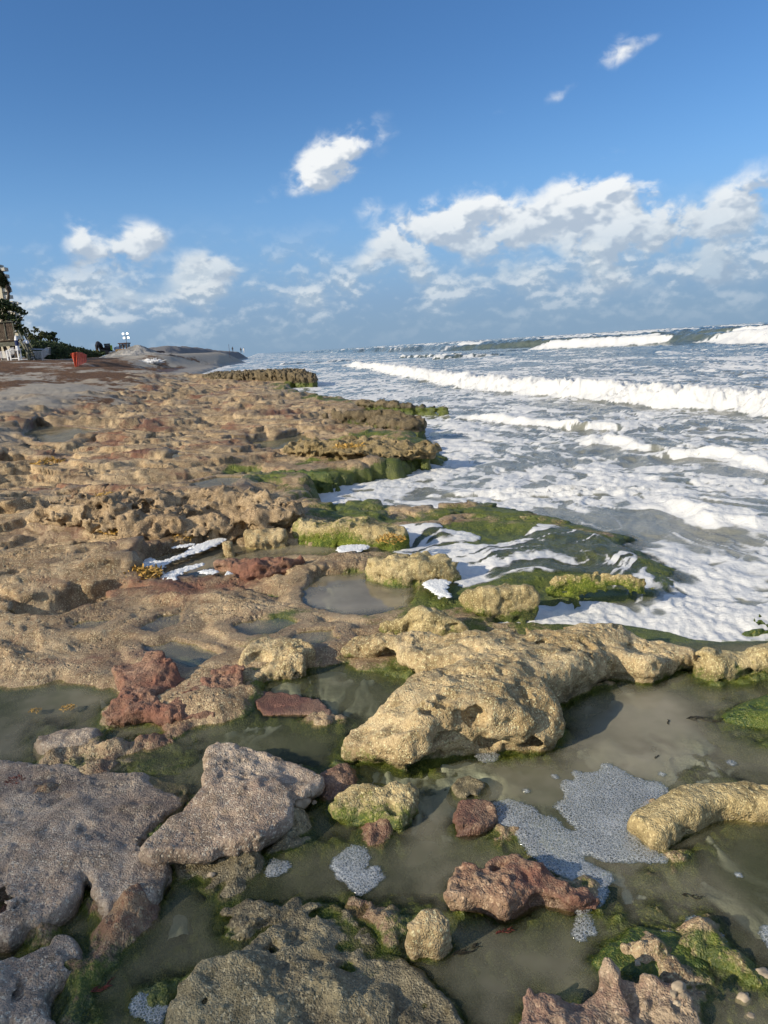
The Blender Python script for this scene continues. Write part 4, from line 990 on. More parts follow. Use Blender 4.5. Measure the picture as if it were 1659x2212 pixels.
def sea_mat():
    m, t, out = newmat('sea_water'); p = t.pos(); x, y, z = t.xyz(p)
    dep = t.attr('depth'); fo = t.attr('foam'); di = t.attr('dist')
    n1 = t.noise(t.mapv(p, scale=(1, .6, 1)), 1.3, 5, .6); nf = t.noise(p, 22, 5, .65); ng = t.noise(p, 5, 6, .65)
    op = 1 - (dep*(-1/.05)).exp()
    wc = t.mix(n1.step(.3, .7), (.14, .15, .125), (.22, .22, .18))
    wc = t.mix(di, wc, t.mix(n1.step(.3, .7), (.065, .088, .075), (.105, .128, .108)))
    f2 = (fo*1.25 + (nf-.5)*.55*(1-fo*.6) + (ng-.5)*.5*(1-fo*.5) - .12).step(.08, .66)
    hb = t.noise(t.mapv(p, scale=(1, .6, 1)), 3.2, 7, .62)*1.0 + nf*.12
    nw = t.bump(hb, .55, .10)
    nfm = t.bump(nf*.7+ng*.9, .4, .05)
    dif = t.bsdf(wc, .12, .5, nw, IOR=1.33)
    fm = t.bsdf((.60, .61, .60), .75, .2, nfm)
    tr = t.new('ShaderNodeBsdfTransparent'); tr.inputs[0].default_value = (.9, .93, .85, 1)
    gl = t.new('ShaderNodeBsdfGlossy'); gl.inputs['Roughness'].default_value = .08; t.link(nw, gl.inputs['Normal'])
    fr = t.new('ShaderNodeFresnel'); fr.inputs[0].default_value = 1.33; t.link(nw, fr.inputs[1])
    thin = t.mixsh(E(t.nt, fr.outputs[0])*.5, tr.outputs[0], gl.outputs[0])
    wat = t.mixsh(op, thin, dif)
    edge = (dep*(1/.006)).clamp()
    t.link(t.mixsh(edge, tr.outputs[0], t.mixsh(f2*.96, wat, fm)), out.inputs[0]); return m
M_SEA = sea_mat()
o = grid_mesh('sea', X, Y, Z, M_SEA, dict(depth=dep, foam=FO, dist=sst(20, 70, r)), keep); tag(o, kind='structure')
# ---------------------------------------------------------------- froth rafts and foam on the pools
def froth_mat():
    m, t, out = newmat('bubble_froth'); p = t.pos()
    d = t.voro(p, 118, 'DISTANCE_TO_EDGE'); f1 = t.voro(p, 118)
    d2 = t.voro(p, 260, 'DISTANCE_TO_EDGE')
    big = t.noise(p, 7, 4, .6)
    rim = d.step(.13, .02); rim2 = d2.step(.10, .02)
    hb = t.bump(f1*-1.0, .5, .005)
    w = t.bsdf((.72, .75, .76), .35, .5, hb)
    g = t.new('ShaderNodeBsdfGlossy'); g.inputs['Roughness'].default_value = .12; t.link(hb, g.inputs['Normal'])
    tr = t.new('ShaderNodeBsdfTransparent'); tr.inputs[0].default_value = (.93, .95, .95, 1)
    inner = t.mixsh(.08, tr.outputs[0], g.outputs[0])
    k = (rim*.30 + rim2*.06 + big.step(.5, .8)*.14 + .02).clamp()
    e = t.attr('edge')
    t.link(t.mixsh(k*e, inner, w), out.inputs[0]); return m
M_FROTH = froth_mat()
def foam_mat():
    m, t, out = newmat('white_foam'); p = t.pos(); n = t.noise(p, 60, 5, .6); v = t.voro(p, 150)
    t.link(t.bsdf(t.mix(v.step(.2, .8), (.80, .81, .80), (.62, .65, .66)), .6, .3, t.bump(n - v*.6, .7, .008)), out.inputs[0]); return m
M_FOAM = foam_mat()

def raft(label, pts, z, mat, res=.004, h=.002, seed=0, name='foam_patch', rag=.012):
    w = chaikin([P(a, b, z) for a, b in pts], 1); lo = w.min(0)-.02; hi = w.max(0)+.02
    X, Y = np.meshgrid(np.arange(lo[0], hi[0], res), np.arange(lo[1], hi[1], res), indexing='ij'); X = X.astype(f32); Y = Y.astype(f32)
    s = sdf(w, X, Y, .3) + fbm(X*28, Y*28, 3, 700+seed)*rag
    d, i = worley2(X*115, Y*115, 55)
    s2 = s + (.5-d)*.006
    Z = z + .0015 + np.clip(s2, 0, .02)*.15 + h*(1-d*1.2)*sst(0, .01, s2)
    if (s2 > 0).sum() < 4: return None
    c = w.mean(0)
    o = grid_mesh(name, X, Y, Z, mat, dict(edge=sst(-.002, .006, s2)), s2 > 0, (c[0], c[1], z))
    # a thin slab: give it thickness
    md = o.modifiers.new('thickness', 'SOLIDIFY'); md.thickness = .002; md.offset = -1
    tag(o, label, 'foam', 'patches of foam on the tide pools'); return o
def c9(l): return [(829.5+a/2, 1566+b/2) for a, b in l]
def c8(l): return [(a/2, 1620+b/2) for a, b in l]
def cm(l): return [(a*.3255, 1026+b*.3255) for a, b in l]
raft('large raft of clear bubbles spread between the dark red rock and curved golden rock', c9([(470, 440), (465, 335), (550, 320), (655, 362), (672, 390), (725, 395), (770, 430), (785, 450), (830, 465), (820, 440), (770, 390), (730, 345), (790, 310), (760, 270), (770, 240), (830, 245), (800, 210), (830, 195), (870, 215), (940, 195), (950, 165), (1000, 175), (1040, 210), (1110, 240), (1180, 245), (1225, 270), (1230, 300), (1180, 340), (1090, 380), (1060, 410), (1070, 460), (1130, 520), (1200, 555), (1220, 590), (1195, 605), (1100, 590), (960, 600), (900, 575), (850, 570), (870, 600), (940, 625), (1000, 660), (970, 690), (965, 740), (930, 790), (900, 810), (880, 820), (915, 870), (910, 915), (860, 940), (820, 925), (815, 870), (830, 850), (820, 800), (860, 770), (870, 730), (840, 690), (760, 650), (700, 620), (640, 580), (600, 530), (575, 480), (560, 450)]), .002, M_FROTH, seed=1)
raft('leaf shaped patch of bubbles on the dark pool at bottom centre', c8([(1420, 490), (1480, 440), (1530, 405), (1590, 440), (1600, 490), (1575, 525), (1620, 495), (1655, 530), (1650, 580), (1580, 620), (1550, 635), (1520, 600), (1450, 560)]), .002, M_FROTH, seed=2)
raft('small oval patch of bubbles left of the leaf shaped patch', c8([(1135, 510), (1170, 480), (1230, 480), (1250, 500), (1240, 535), (1180, 553), (1140, 540)]), .002, M_FROTH, seed=3)
raft('patch of bubbles against the left side of the low green rock', c8([(550, 1120), (580, 1060), (640, 1050), (690, 1075), (715, 1065), (720, 1120), (700, 1184), (640, 1190), (600, 1150)]), .002, M_FROTH, seed=4)
raft('drawn out ribbon of bubbles in the lower right pool', c9([(1300, 840), (1360, 830), (1420, 880), (1470, 920), (1480, 980), (1500, 1030), (1460, 1035), (1410, 970), (1350, 930), (1310, 890)]), .002, M_FROTH, seed=5)
raft('small tongue of bubbles over the green mound', c9([(1185, 890), (1220, 885), (1255, 920), (1250, 945), (1210, 930)]), .002, M_FROTH, seed=6)
raft('patch of bubbles cut by the right edge of the photo', c9([(1620, 880), (1700, 860), (1780, 950), (1700, 990), (1630, 940)]), .002, M_FROTH, seed=7)
raft('thin smear of bubbles under the overhang of the big tan ridge', c9([(380, 130), (430, 120), (500, 125), (490, 160), (420, 165)]), .002, M_FROTH, seed=8)
for k, (lab, l) in enumerate([('tiny cluster of bubbles left of the large raft', [(595, 285), (615, 275), (635, 290), (620, 302)]), ('tiny cluster of bubbles at the upper left of the large raft', [(718, 220), (738, 213), (758, 230), (742, 240)]),
        ('tiny oval of bubbles in open water above the curved golden rock', [(1470, 160), (1500, 152), (1530, 172), (1505, 184)]), ('tiny fleck of bubbles between the raft and the oval', [(1180, 210), (1205, 206), (1222, 218), (1200, 226)]), ('tiny fleck of bubbles in the dark water below the curved golden rock', [(1508, 645), (1530, 638), (1555, 655), (1530, 664)])]):
    raft(lab, c9(l), .002, M_FROTH, seed=20+k, rag=.003)
for k, (lab, l, z) in enumerate([('long forked streak of white foam crossing the clear pool', [(1440, 425), (1500, 420), (1480, 450), (1360, 500), (1240, 540), (1100, 590), (1080, 620), (1060, 650), (1180, 680), (1180, 700), (1060, 690), (1020, 660), (940, 640), (900, 620), (830, 580), (820, 570), (940, 575), (1000, 550), (1020, 570), (1060, 580), (1130, 560), (1250, 510), (1270, 480), (1360, 450)], .092),
        ('wavy streak of white foam below the forked streak', [(1090, 665), (1180, 630), (1340, 588), (1352, 605), (1220, 640), (1180, 672), (1110, 692)], .092), ('short white foam islet in the clear pool by the red reef', [(1310, 650), (1390, 630), (1450, 645), (1390, 665)], .092), ('smallest white foam islet by the red reef', [(1485, 655), (1520, 645), (1550, 655), (1520, 666)], .092),
        ('thin curl of white foam at the dark end of the clear pool', [(1135, 487), (1200, 470), (1285, 457), (1280, 468), (1200, 485)], .092)]):
    raft(lab, cm(l), z, M_FOAM, res=.007, h=.010, seed=40+k, rag=.03)
raft('smooth white foam tongue below the rounded mossy bank', [(722, 1188), (745, 1178), (800, 1178), (790, 1190), (740, 1197)], .095, M_FOAM, res=.008, h=.01, seed=50, rag=.02)
raft('white foam strip running down to the brown pool', [(908, 1262), (935, 1252), (975, 1256), (960, 1270), (975, 1290), (950, 1292), (930, 1275)], .075, M_FOAM, res=.008, h=.01, seed=51, rag=.03)

# ---------------------------------------------------------------- weed
def weed_mat(name, a, b): return simple(name, tuple((x+y)/2 for x, y in zip(a, b)), .6, .3, .5, 40)
M_SARG = weed_mat('sargassum', (.30, .17, .03), (.42, .26, .06)); M_SPRIG = weed_mat('dark_seaweed', (.018, .016, .010), (.03, .025, .014)); M_REDW = weed_mat('red_seaweed', (.07, .018, .014), (.11, .03, .02))
def weed_clump(label, px, py, z, size, mat, n=220, flat=.5, name='seaweed', cat='seaweed', group='tufts of seaweed on the rocks'):
    x0, y0 = P(px, py, z); rr = random.Random(int(px*7+py)); V = []; Fc = []
    zz = terr(np.array([x0], f32), np.array([y0], f32), False)[0] if z is None else z
    for k in range(n):
        a = rr.uniform(0, 2*pi); q = sqrt(rr.random()); l = size*rr.uniform(.15, .4)
        c = Vector((cos(a)*q*size*1.0, sin(a)*q*size*.8, rr.random()*(1-q*.8)*size*flat))
        d = Vector((rr.gauss(0, 1), rr.gauss(0, 1), rr.gauss(.3, .5))).normalized()*l; w = d.orthogonal().normalized()*l*rr.uniform(.08, .2)
        b = len(V); V += [c-w*.4, c+w*.4, c+d*.6+w, c+d, c+d*.6-w]; Fc += [(b, b+1, b+2, b+3, b+4)]
    me = bpy.data.meshes.new(name); me.from_pydata([tuple(v) for v in V], [], Fc); me.update(); me.materials.append(mat)
    o = bpy.data.objects.new(name, me); COL.objects.link(o); o.location = (x0, y0, zz); tag(o, label, cat, group); return o
weed_clump('largest clump of golden seaweed at the edge of the foam streaked pool', 305, 1246, .10, .16, M_SARG, 420, .45)
weed_clump('golden seaweed tuft under the tan eroded ledge', 252, 1148, .20, .13, M_SARG, 160, .35)
weed_clump('golden seaweed tuft at the foot of the ledge beside the pool', 393, 1166, .12, .10, M_SARG, 160, .9)
weed_clump('orange seaweed tuft on the wet mossy bank', 844, 1168, .20, .10, M_SARG, 200, .7)
weed_clump('small golden seaweed tuft on top of the eroded ledge', 228, 1071, .43, .10, M_SARG, 110, .4)
weed_clump('golden seaweed wisp on the pale rocks at the left edge', 105, 1000, .36, .2, M_SARG, 120, .3)
weed_clump('golden seaweed wisp on the mossy golden point', 752, 966, .28, .2, M_SARG, 120, .3)
weed_clump('brown seaweed tuft on the half drowned rock at left', 75, 1536, .02, .030, M_SARG, 130, .5)
weed_clump('brown green seaweed tuft beside the rust red pitted rock', 146, 1530, .02, .036, M_SARG, 130, .5)
weed_clump('dark red seaweed tuft on the broad grey slab', 32, 1688, .065, .035, M_REDW, 140, .5)
def sprig(label, px, py, z, ln, rot, mat, n=9):
    x0, y0 = P(px, py, z); rr = random.Random(int(px+py)); m = MB()
    pts = [Vector((ln*(i/6-.5), .12*ln*sin(i*1.1), .002)) for i in range(7)]; m.tube(pts, [.0016]*6+[.0006], 5)
    for k in range(n):
        b = pts[0].lerp(pts[-1], rr.random()); s = rr.choice((-1, 1)); l = ln*rr.uniform(.1, .28)
        m.tube([b, b+Vector((l*.5, s*l*.45, .002)), b+Vector((l, s*l*.6, .001))], [.0011, .0015, .0005], 4)
    o = m.build('seaweed', mat, None, (x0, y0, z)); o.rotation_euler = (0, 0, rot); tag(o, label, 'seaweed', 'sprigs of seaweed in the pools'); return o
sprig('long dark seaweed sprig floating in the grey pool at right', 1522, 1555, .001, .14, -.25, M_SPRIG, 16)
sprig('short dark stick of seaweed beside the long sprig', 1443, 1560, .001, .04, 1.3, M_SPRIG, 4)
sprig('dark seaweed scrap in the water below the curved golden rock', 1494, 1938, .001, .05, -.4, M_SPRIG, 7)
sprig('dark branching seaweed at the foot of the small pale boulder', 1005, 2056, .001, .07, .3, M_SPRIG, 12)
sprig('brown seaweed wisp under the dark red rock', 1090, 2014, .001, .05, .2, M_REDW, 10)
sprig('red branching seaweed in the pool at lower left', 205, 2142, .001, .08, .5, M_REDW, 16)
sprig('dark seaweed scrap at the top of the froth raft', 1418, 1636, .001, .025, .8, M_SPRIG, 5)
# pebbles
M_PEB = simple('pale_pebble', (.33, .27, .19), .7, .3, .35, 25)
def pebble(label, px, py, z, r, mat=M_PEB):
    x, y = P(px, py, z); rr = random.Random(int(px*3+py)); me = bpy.data.meshes.new('pebble'); import bmesh
    bm = bmesh.new(); bmesh.ops.create_icosphere(bm, subdivisions=3, radius=1)
    for v in bm.verts:
        n = perlin3(np.array([v.co.x*1.3+px], f32), np.array([v.co.y*1.3+py], f32), np.array([v.co.z*1.3], f32), 9)[0]
        v.co = Vector((v.co.x*r*(1.1+n*.5), v.co.y*r*(.85+n*.5), v.co.z*r*(.6+n*.3)))
    bm.to_mesh(me); bm.free(); me.polygons.foreach_set('use_smooth', [True]*len(me.polygons)); me.materials.append(mat)
    o = bpy.data.objects.new('pebble', me); COL.objects.link(o); o.location = (x, y, z); o.rotation_euler = (0, 0, rr.uniform(0, 6)); tag(o, label, 'pebble', 'pebbles lying among the rocks'); return o
for lab, px, py, z, r in [('white pebble at the right edge near the bottom corner', 1648, 2105, .0, .020), ('speckled pebble in the dark water left of the white pebble', 1605, 2156, -.004, .018), ('pebble half in water at the bottom right corner', 1620, 2195, -.004, .012), ('largest pebble on the pink topped rock', 1467, 2133, .085, .016), ('second pebble on the pink topped rock', 1455, 2146, .082, .010), ('small pebble on the pink topped rock near its right rim', 1478, 2150, .085, .008), ('small pebble low on the pink topped rock', 1463, 2166, .075, .008), ('white shell chip on the green mound', 1377, 2080, .03, .008), ('rounded stone wedged beside the red edge of the grey ledge', 650, 1731, .03, .036), ('pebble at the foot of the rounded stone', 678, 1733, .015, .010), ('pale pebble at the water edge below the broad grey slab', 457, 1889, .01, .012)]:
    pebble(lab, px, py, z, r)

# ---------------------------------------------------------------- far up the beach
def GP(px, py):
    d = ray(px, py); t = np.exp(np.linspace(np.log(1.2), np.log(420), 5000))
    x = (d[0]*t).astype(f32); y = (d[1]*t).astype(f32); z = CAMZ+d[2]*t; g = terr(x, y); g = g[0]; k = np.nonzero(z < g)[0]
    k = k[0] if len(k) else len(t)-1
    return Vector((float(x[k]), float(y[k]), float(g[k])))
def TZ1(x, y): return float(terr(np.array([x, x], f32), np.array([y, 100.], f32))[0][0])
M_BEIGE = simple('beige_stucco', (.52, .46, .34), .9, .2, .06, .3); M_PALE = simple('pale_concrete', (.50, .48, .42), .9, .2, .08, .5); M_GLASSD = simple('dark_window', (.03, .035, .04), .15, .6, .2, 1)
M_WOODD = simple('weathered_wood', (.085, .065, .048), .9, .2, .4, 3); M_WOODG = simple('grey_green_wood', (.13, .13, .10), .9, .2, .3, 3); M_TRUNK = simple('palm_bark', (.07, .055, .042), .9, .2, .35, 5)
M_LEAF = simple('sea_grape_leaf', (.038, .055, .016), .6, .3, .6, 3); M_LEAFO = simple('olive_leaf', (.07, .075, .022), .6, .3, .5, 2); M_FROND = simple('palm_frond', (.022, .034, .014), .6, .3, .5, 3); M_BARE = simple('bare_branch', (.13, .11, .09), .9, .2, .3, 5)
M_WHITE = simple('white_plastic', (.75, .76, .77), .5, .4, .05, 3); M_NAVY = simple('navy_canvas', (.02, .035, .10), .8, .2, .2, 4); M_BLUEC = simple('grey_blue_cushion', (.30, .38, .48), .8, .2, .25, 4)
M_ORANGE = simple('orange_net', (.50, .085, .045), .7, .3, .3, 5); M_BLACKM = simple('dark_machine_paint', (.022, .022, .026), .5, .4, .4, 3); M_YELM = simple('dusty_yellow_paint', (.20, .125, .05), .6, .3, .3, 2); M_STEELM = simple('worn_steel', (.10, .095, .09), .5, .5, .4, 4)
M_HIVIS = simple('hivis_green', (.35, .5, .06), .8, .2, .1, 3); M_GLASSC = simple('cab_glass', (.12, .17, .20), .1, .6, .1, 3); M_RUST = simple('rusty_iron', (.06, .03, .02), .8, .3, .4, 6); M_SKIN = simple('skin', (.35, .2, .14), .6, .3, .1, 4); M_CLOTH = simple('dark_cloth', (.05, .05, .06), .8, .2, .3, 4); M_CLOTHW = simple('white_cloth', (.6, .6, .6), .8, .2, .1, 4)
m_, t_, o_ = newmat('lit_floodlight'); em = t_.new('ShaderNodeEmission'); em.inputs[0].default_value = (1, .97, .9, 1); em.inputs[1].default_value = 3; t_.link(em.outputs[0], o_.inputs[0]); M_LAMP = m_
m_, t_, o_ = newmat('heaped_sand'); pp = t_.pos(); nn = t_.noise(pp, .5, 6, .65); t_.link(t_.bsdf(t_.mix(nn.step(.35, .65), (.17, .165, .155), (.32, .31, .29)), .95, .1, t_.bump(nn, .8, .5)), o_.inputs[0]); M_HEAP = m_

def leaves(name, mat, parent, blobs, n, size, seed=1):
    """blobs: (centre, radii); leaf-sized faces gathered in clumps through each blob"""
    rr = random.Random(seed); V = []; Fc = []
    tot = sum(b[1][0]*b[1][2] for b in blobs)
    for c, r in blobs:
        for q in range(max(3, int(n*r[0]*r[2]/tot/14))):
            d = Vector((rr.gauss(0, 1), rr.gauss(0, 1), rr.gauss(0, 1))).normalized()*rr.uniform(.45, 1.0)
            cc = Vector(c)+Vector((d.x*r[0], d.y*r[1], d.z*r[2])); cr = min(r)*rr.uniform(.14, .34)
            for k in range(14):
                p = cc+Vector((rr.gauss(0, 1), rr.gauss(0, 1), rr.gauss(0, .8)))*cr*.6
                u = Vector((rr.gauss(0, 1), rr.gauss(0, 1), rr.gauss(0, 1))).normalized()*size*rr.uniform(.5, 1.2); w = u.orthogonal().normalized()*u.length*.6
                b = len(V); V += [p-u, p+w, p+u, p-w]; Fc.append((b, b+1, b+2, b+3))
    me = bpy.data.meshes.new(name); me.from_pydata([tuple(v) for v in V], [], Fc); me.update(); me.materials.append(mat)
    o = bpy.data.objects.new(name, me); COL.objects.link(o); o.parent = parent; return o

# the tower
D = 290.0
e0 = PY(6, 640, D).x; ztop = PY(60, 567, D).z; zg = 3.0
tw = empty('apartment_building', (e0, D, zg)); tag(tw, 'beige apartment tower with stacked balconies rising behind the palm', 'building')
b = MB(); b.box((-14, 2, (ztop-zg)/2-.5), (28, 4, ztop-zg-1)); b.build('wall', M_BEIGE, tw)
nf_ = int((ztop-zg)/2.55)
b = MB(); b.box((-14, 2, ztop-zg-.2), (28.6, 4.6, .6)); b.build('roof', M_PALE, tw)
for k in range(nf_):
    z = ztop-zg-2.2-k*2.55; m = MB(); w_ = 2.2+.02*k
    m.box((w_/2+.01, 2, z), (w_, 3, .25)); m.box((w_-.1, 2, z+.65), (.2, 3, 1.05)); m.box((w_/2, .6, z+.65), (w_-.2, .2, 1.05))
    m.build('balcony', M_PALE, tw)
# second tower further off
D2 = 420.; x2 = PY(28, 655, D2).x; zt2 = PY(32, 650, D2).z; t2 = empty('apartment_building', (x2, D2, zg)); tag(t2, 'lower pale building showing behind the sea grape tree', 'building')
MB().box((-9, 3, (zt2-zg)/2), (18, 6, zt2-zg)).build('wall', M_BEIGE, t2)
for k in range(4): MB().box((1.2, 3, zt2-zg-1.2-k*3), (2.4, 4, .9)).build('balcony', M_PALE, t2)

# added tower, unseen behind the camera, put there to shade the near pools
def shade_tower():
    d = Vector((.76, -.65, 0)); n = Vector((-.65, -.76, 0)); hh = 30.0
    off = Vector((-sd_.x, -sd_.y, 0)).normalized()*(-hh/tan(SUN_EL))
    mid = Vector((-.95, 3.55, 0)) + n*1.08 + off; c = mid + n*9
    t3 = empty('apartment_building', (c.x, c.y, 0), math.atan2(d.y, d.x)); tag(t3, 'added apartment tower out of view that shades the near tide pools', 'building')
    MB().box((0, 0, hh/2), (34, 18, hh)).build('wall', M_BEIGE, t3)
    for k in range(10): MB().box((0, 9.9, 1.6+k*2.9), (30, 1.8, .2)).box((0, 10.7, 2.1+k*2.9), (30, .15, 1.0)).build('balcony', M_PALE, t3)
shade_tower()
# palm bent by the wind
D = 82.; pb = PY(-4, 712, D); zb_ = TZ1(pb.x, D); palm = empty('palm_tree', (pb.x, D, zb_)); tag(palm, 'wind bent palm tree with a dark curved trunk', 'tree')
tp = [PY(-10, 775, D), PY(-6, 730, D), PY(1, 705, D), PY(11, 683, D), PY(16.5, 660, D), PY(18.5, 640, D), PY(18, 622, D)]
tp = [v-Vector((pb.x, D, zb_)) for v in tp]; tp[0].z = -.3
MB().tube(tp, [.26, .22, .2, .17, .15, .14, .13], 10).build('trunk', M_TRUNK, palm, smooth=True)
crown = tp[-1]; rr = random.Random(3)
boot = MB(); boot.tube([crown-Vector((0, 0, .5)), crown, crown+Vector((-.1, 0, .6))], [.16, .3, .12], 8); boot.build('crown_base', M_TRUNK, palm)
for k in range(44):
    a = rr.uniform(-1.3, 1.3)+pi; up = rr.uniform(.3, 2.6); L = rr.uniform(3.2, 4.8); m = MB()
    d = Vector((cos(a)*.8-.15, sin(a)*.9, up)).normalized(); pts = []; p = crown+Vector((0, 0, .2))
    for i in range(8):
        pts.append(p.copy()); p = p+d*L/7; d = (d+Vector((-.14, 0, -.07-.03*i))).normalized()
    m.tube(pts, [.04, .034, .028, .022, .018, .013, .01, .006], 4)
    for i in range(1, 8):
        for q in range(4):
            s0 = pts[i-1].lerp(pts[i], q/4); t_dir = (pts[i]-pts[i-1]).normalized()
            for s in (-1, 1):
                sd2 = t_dir.cross(Vector((.2, 1, .3))).normalized()*s; l = .85*(1-i/12)
                e = s0+sd2*l*.6+t_dir*l*.55+Vector((-.12, 0, -.25*l)); w2 = t_dir*.065
                m.add([s0-w2, s0+w2, e], [(0, 1, 2)])
    m.build('frond', M_FROND, palm)
# sea grape over the deck
D = 79.; gb = PY(28, 770, D); zb_ = TZ1(gb.x, D); sg = empty('sea_grape_tree', (gb.x, D, zb_)); tag(sg, 'ragged sea grape tree leaning out over the wooden deck', 'tree')
rel = lambda px, py: PY(px, py, D)-Vector((gb.x, D, zb_))
m = MB(); fork = rel(12, 722)
m.tube([Vector((-.6, .5, -.2)), rel(8, 745), fork], [.22, .18, .14], 8)
for px, py in ((-10, 690), (5, 668), (20, 660), (36, 668), (52, 672), (44, 695), (30, 690), (46, 712), (22, 700), (54, 680)):
    e = rel(px, py); mid = fork.lerp(e, .5)+Vector((0, random.uniform(-.5, .5), -.15)); m.tube([fork, mid, e], [.09, .06, .025], 6)
m.build('trunk', M_BARE, sg)
leaves('crown', M_LEAF, sg, [(rel(px, py), (a, .9, b_)) for px, py, a, b_ in ((-12, 668, .8, .6), (2, 655, .9, .5), (14, 660, .7, .5), (26, 664, .6, .4), (36, 668, .6, .3), (48, 672, .45, .3), (53, 678, .35, .2), (2, 680, .8, .5), (20, 684, .7, .4), (36, 690, .5, .35), (30, 704, .7, .35), (45, 706, .4, .3), (46, 716, .35, .4), (12, 700, .7, .3))], 9000, .10, 4)
# deck
D = 77.; dz = TZ1(PY(15, 776, D).x, D); dk0 = PY(-60, 740, D).x; dk1 = PY(36, 740, D).x; zt = PY(20, 696, D).z; zm = PY(20, 733, D).z; zbm = PY(20, 745, D).z
dk = empty('wooden_deck', ((dk0+dk1)/2, D, dz)); tag(dk, 'dark weathered wooden deck on posts above the stacked loungers', 'deck'); wd = dk1-dk0
m = MB(); nb_ = int(wd/.22)
for k in range(nb_): m.box((-wd/2+.22*k+.11, 0, (zt+zm)/2-dz+random.uniform(-.02, .02)), (.19, .05, zt-zm))
m.build('board_skirt', M_WOODD, dk)
m = MB(); 
for k in range(int(wd/.9)+1): m.box((wd/2-.9*k-.05, -.06, (zt+zm)/2-dz+.02), (.09, .07, zt-zm+.1))
m.box((0, -.08, zt-dz+.05), (wd+.1, .2, .07)); m.build('railing', M_WOODG, dk)
MB().box((0, 1.5, zm-dz-.1), (wd, 3.4, .12)).build('floor', M_WOODD, dk); MB().box((0, -.1, (zm+zbm)/2-dz-.2), (wd, .16, .42)).build('beam', M_WOODG, dk)
for k in range(5):
    for yy in (.1, 2.6): MB().box((wd/2-.3-k*1.6, yy, (zbm-dz)/2-.1), (.22, .22, zbm-dz+.2)).build('post', M_WOODD, dk)
# stair from the deck to the sand
st0 = PY(41, 722, D); st1 = PY(66, 777, D-2); s_ = empty('wooden_stair', (st1.x, st1.y, TZ1(st1.x, st1.y))); tag(s_, 'grey wooden stair slanting from the deck down to the sand', 'stair')
o0 = st0-Vector(s_.location); o1 = Vector((0, 0, .1))
for yy in (0, 1.2): MB().tube([o0+Vector((0, yy, -.6)), o1+Vector((0, yy, 0))], .11, 4).build('stringer', M_WOODG, s_); MB().tube([o0+Vector((0, yy, .4)), o1+Vector((-.1, yy, .9))], .05, 6).build('handrail', M_WOODG, s_)
for k in range(9):
    q = o0.lerp(o1, (k+.5)/9); MB().box((q.x, q.y+.6, q.z-.35*(1-k/9)), (.3, 1.2, .05)).build('step', M_WOODG, s_)
# post with white cap
pp = GP(63, 776); pp = Vector((PY(62, 776, 76).x, 76, TZ1(PY(62, 776, 76).x, 76))); hp_ = PY(60, 741, 76).z-pp.z
po = empty('lamp_post', tuple(pp)); tag(po, 'short green grey post with a white lantern cap beside the hedge', 'post')
MB().box((0, 0, hp_/2-.15), (.24, .24, hp_+.1), bev=.02).build('post', M_WOODG, po); MB().box((0, 0, hp_+.08), (.42, .42, .30), bev=.04).build('lantern', M_WHITE, po); MB().add([(-.16, -.16, hp_+.23), (.16, -.16, hp_+.23), (.16, .16, hp_+.23), (-.16, .16, hp_+.23), (0, 0, hp_+.42)], [(0, 1, 4), (1, 2, 4), (2, 3, 4), (3, 0, 4)]).build('cap', M_WHITE, po)
# umbrella
up_ = PY(42, 776, 75.5); up_.z = TZ1(up_.x, 75.5); hu = PY(38, 724, 75.5).z-up_.z
um = empty('beach_umbrella', tuple(up_)); tag(um, 'closed white and navy beach umbrella standing by the deck', 'umbrella')
MB().tube([(0, 0, 0), (0, 0, hu)], .025, 8).build('pole', M_WHITE, um)
MB().tube([(0, 0, hu), (0, 0, hu-.15), (0, 0, hu*.80)], [.03, .10, .17], 10).build('canopy_top', M_WHITE, um); MB().tube([(0, 0, hu*.80), (0, 0, hu*.58)], [.18, .18], 10).build('canopy_band', M_NAVY, um); MB().tube([(0, 0, hu*.58), (0, 0, hu*.47), (0, 0, hu*.38)], [.16, .20, .23], 10).build('canopy_skirt', M_WHITE, um)
# loungers
def lounger_proto(name, label, group):
    r_ = empty(name, (0, 0, 0)); tag(r_, label, 'sun lounger', group)
    prof = [(-.95, .10), (-.2, .02), (.1, .0), (.35, .16), (.95, .22)]
    for s in (-.28, .28): MB().tube([(x, s, z+.26) for x, z in [(-.95, .02), (-.25, .0), (.12, -.02), (.45, .16), (.62, .30), (.95, .32)]], .028, 6).build('rail', M_WHITE, r_)
    m = MB()
    pr = [(-.95, .02), (-.25, .0), (.12, -.02), (.45, .16), (.62, .30), (.95, .32)]
    for (xa, za), (xb, zb2) in zip(pr[:-1], pr[1:]): m.add([(xa, -.26, za+.27), (xb, -.26, zb2+.27), (xb, .26, zb2+.27), (xa, .26, za+.27)], [(0, 1, 2, 3)])
    m.build('seat', M_WHITE, r_)
    for x in (-.7, .15):
        for s in (-.27, .27): MB().box((x, s, .13), (.05, .04, .26)).build('leg', M_WHITE, r_)
    return r_
gl_ = 'white loungers stacked by the deck'
p1 = PY(16, 777, 74.5); p1.z = TZ1(p1.x, 74.5)
l0 = lounger_proto('sun_lounger', 'bottom white lounger of the curved stack under the deck', gl_); names = ['second lowest', 'third lowest', 'fourth', 'second from the top', 'topmost']
l0.location = p1; l0.rotation_euler = (0, 0, 0)
for k in range(1, 6):
    c = copy_tree(l0); c.location = p1+Vector((random.uniform(-.02, .02), 0, .115*k)); c['label'] = f'{names[k-1]} white lounger of the curved stack under the deck'
p2 = PY(90, 777, 80); p2.z = TZ1(p2.x, 80)
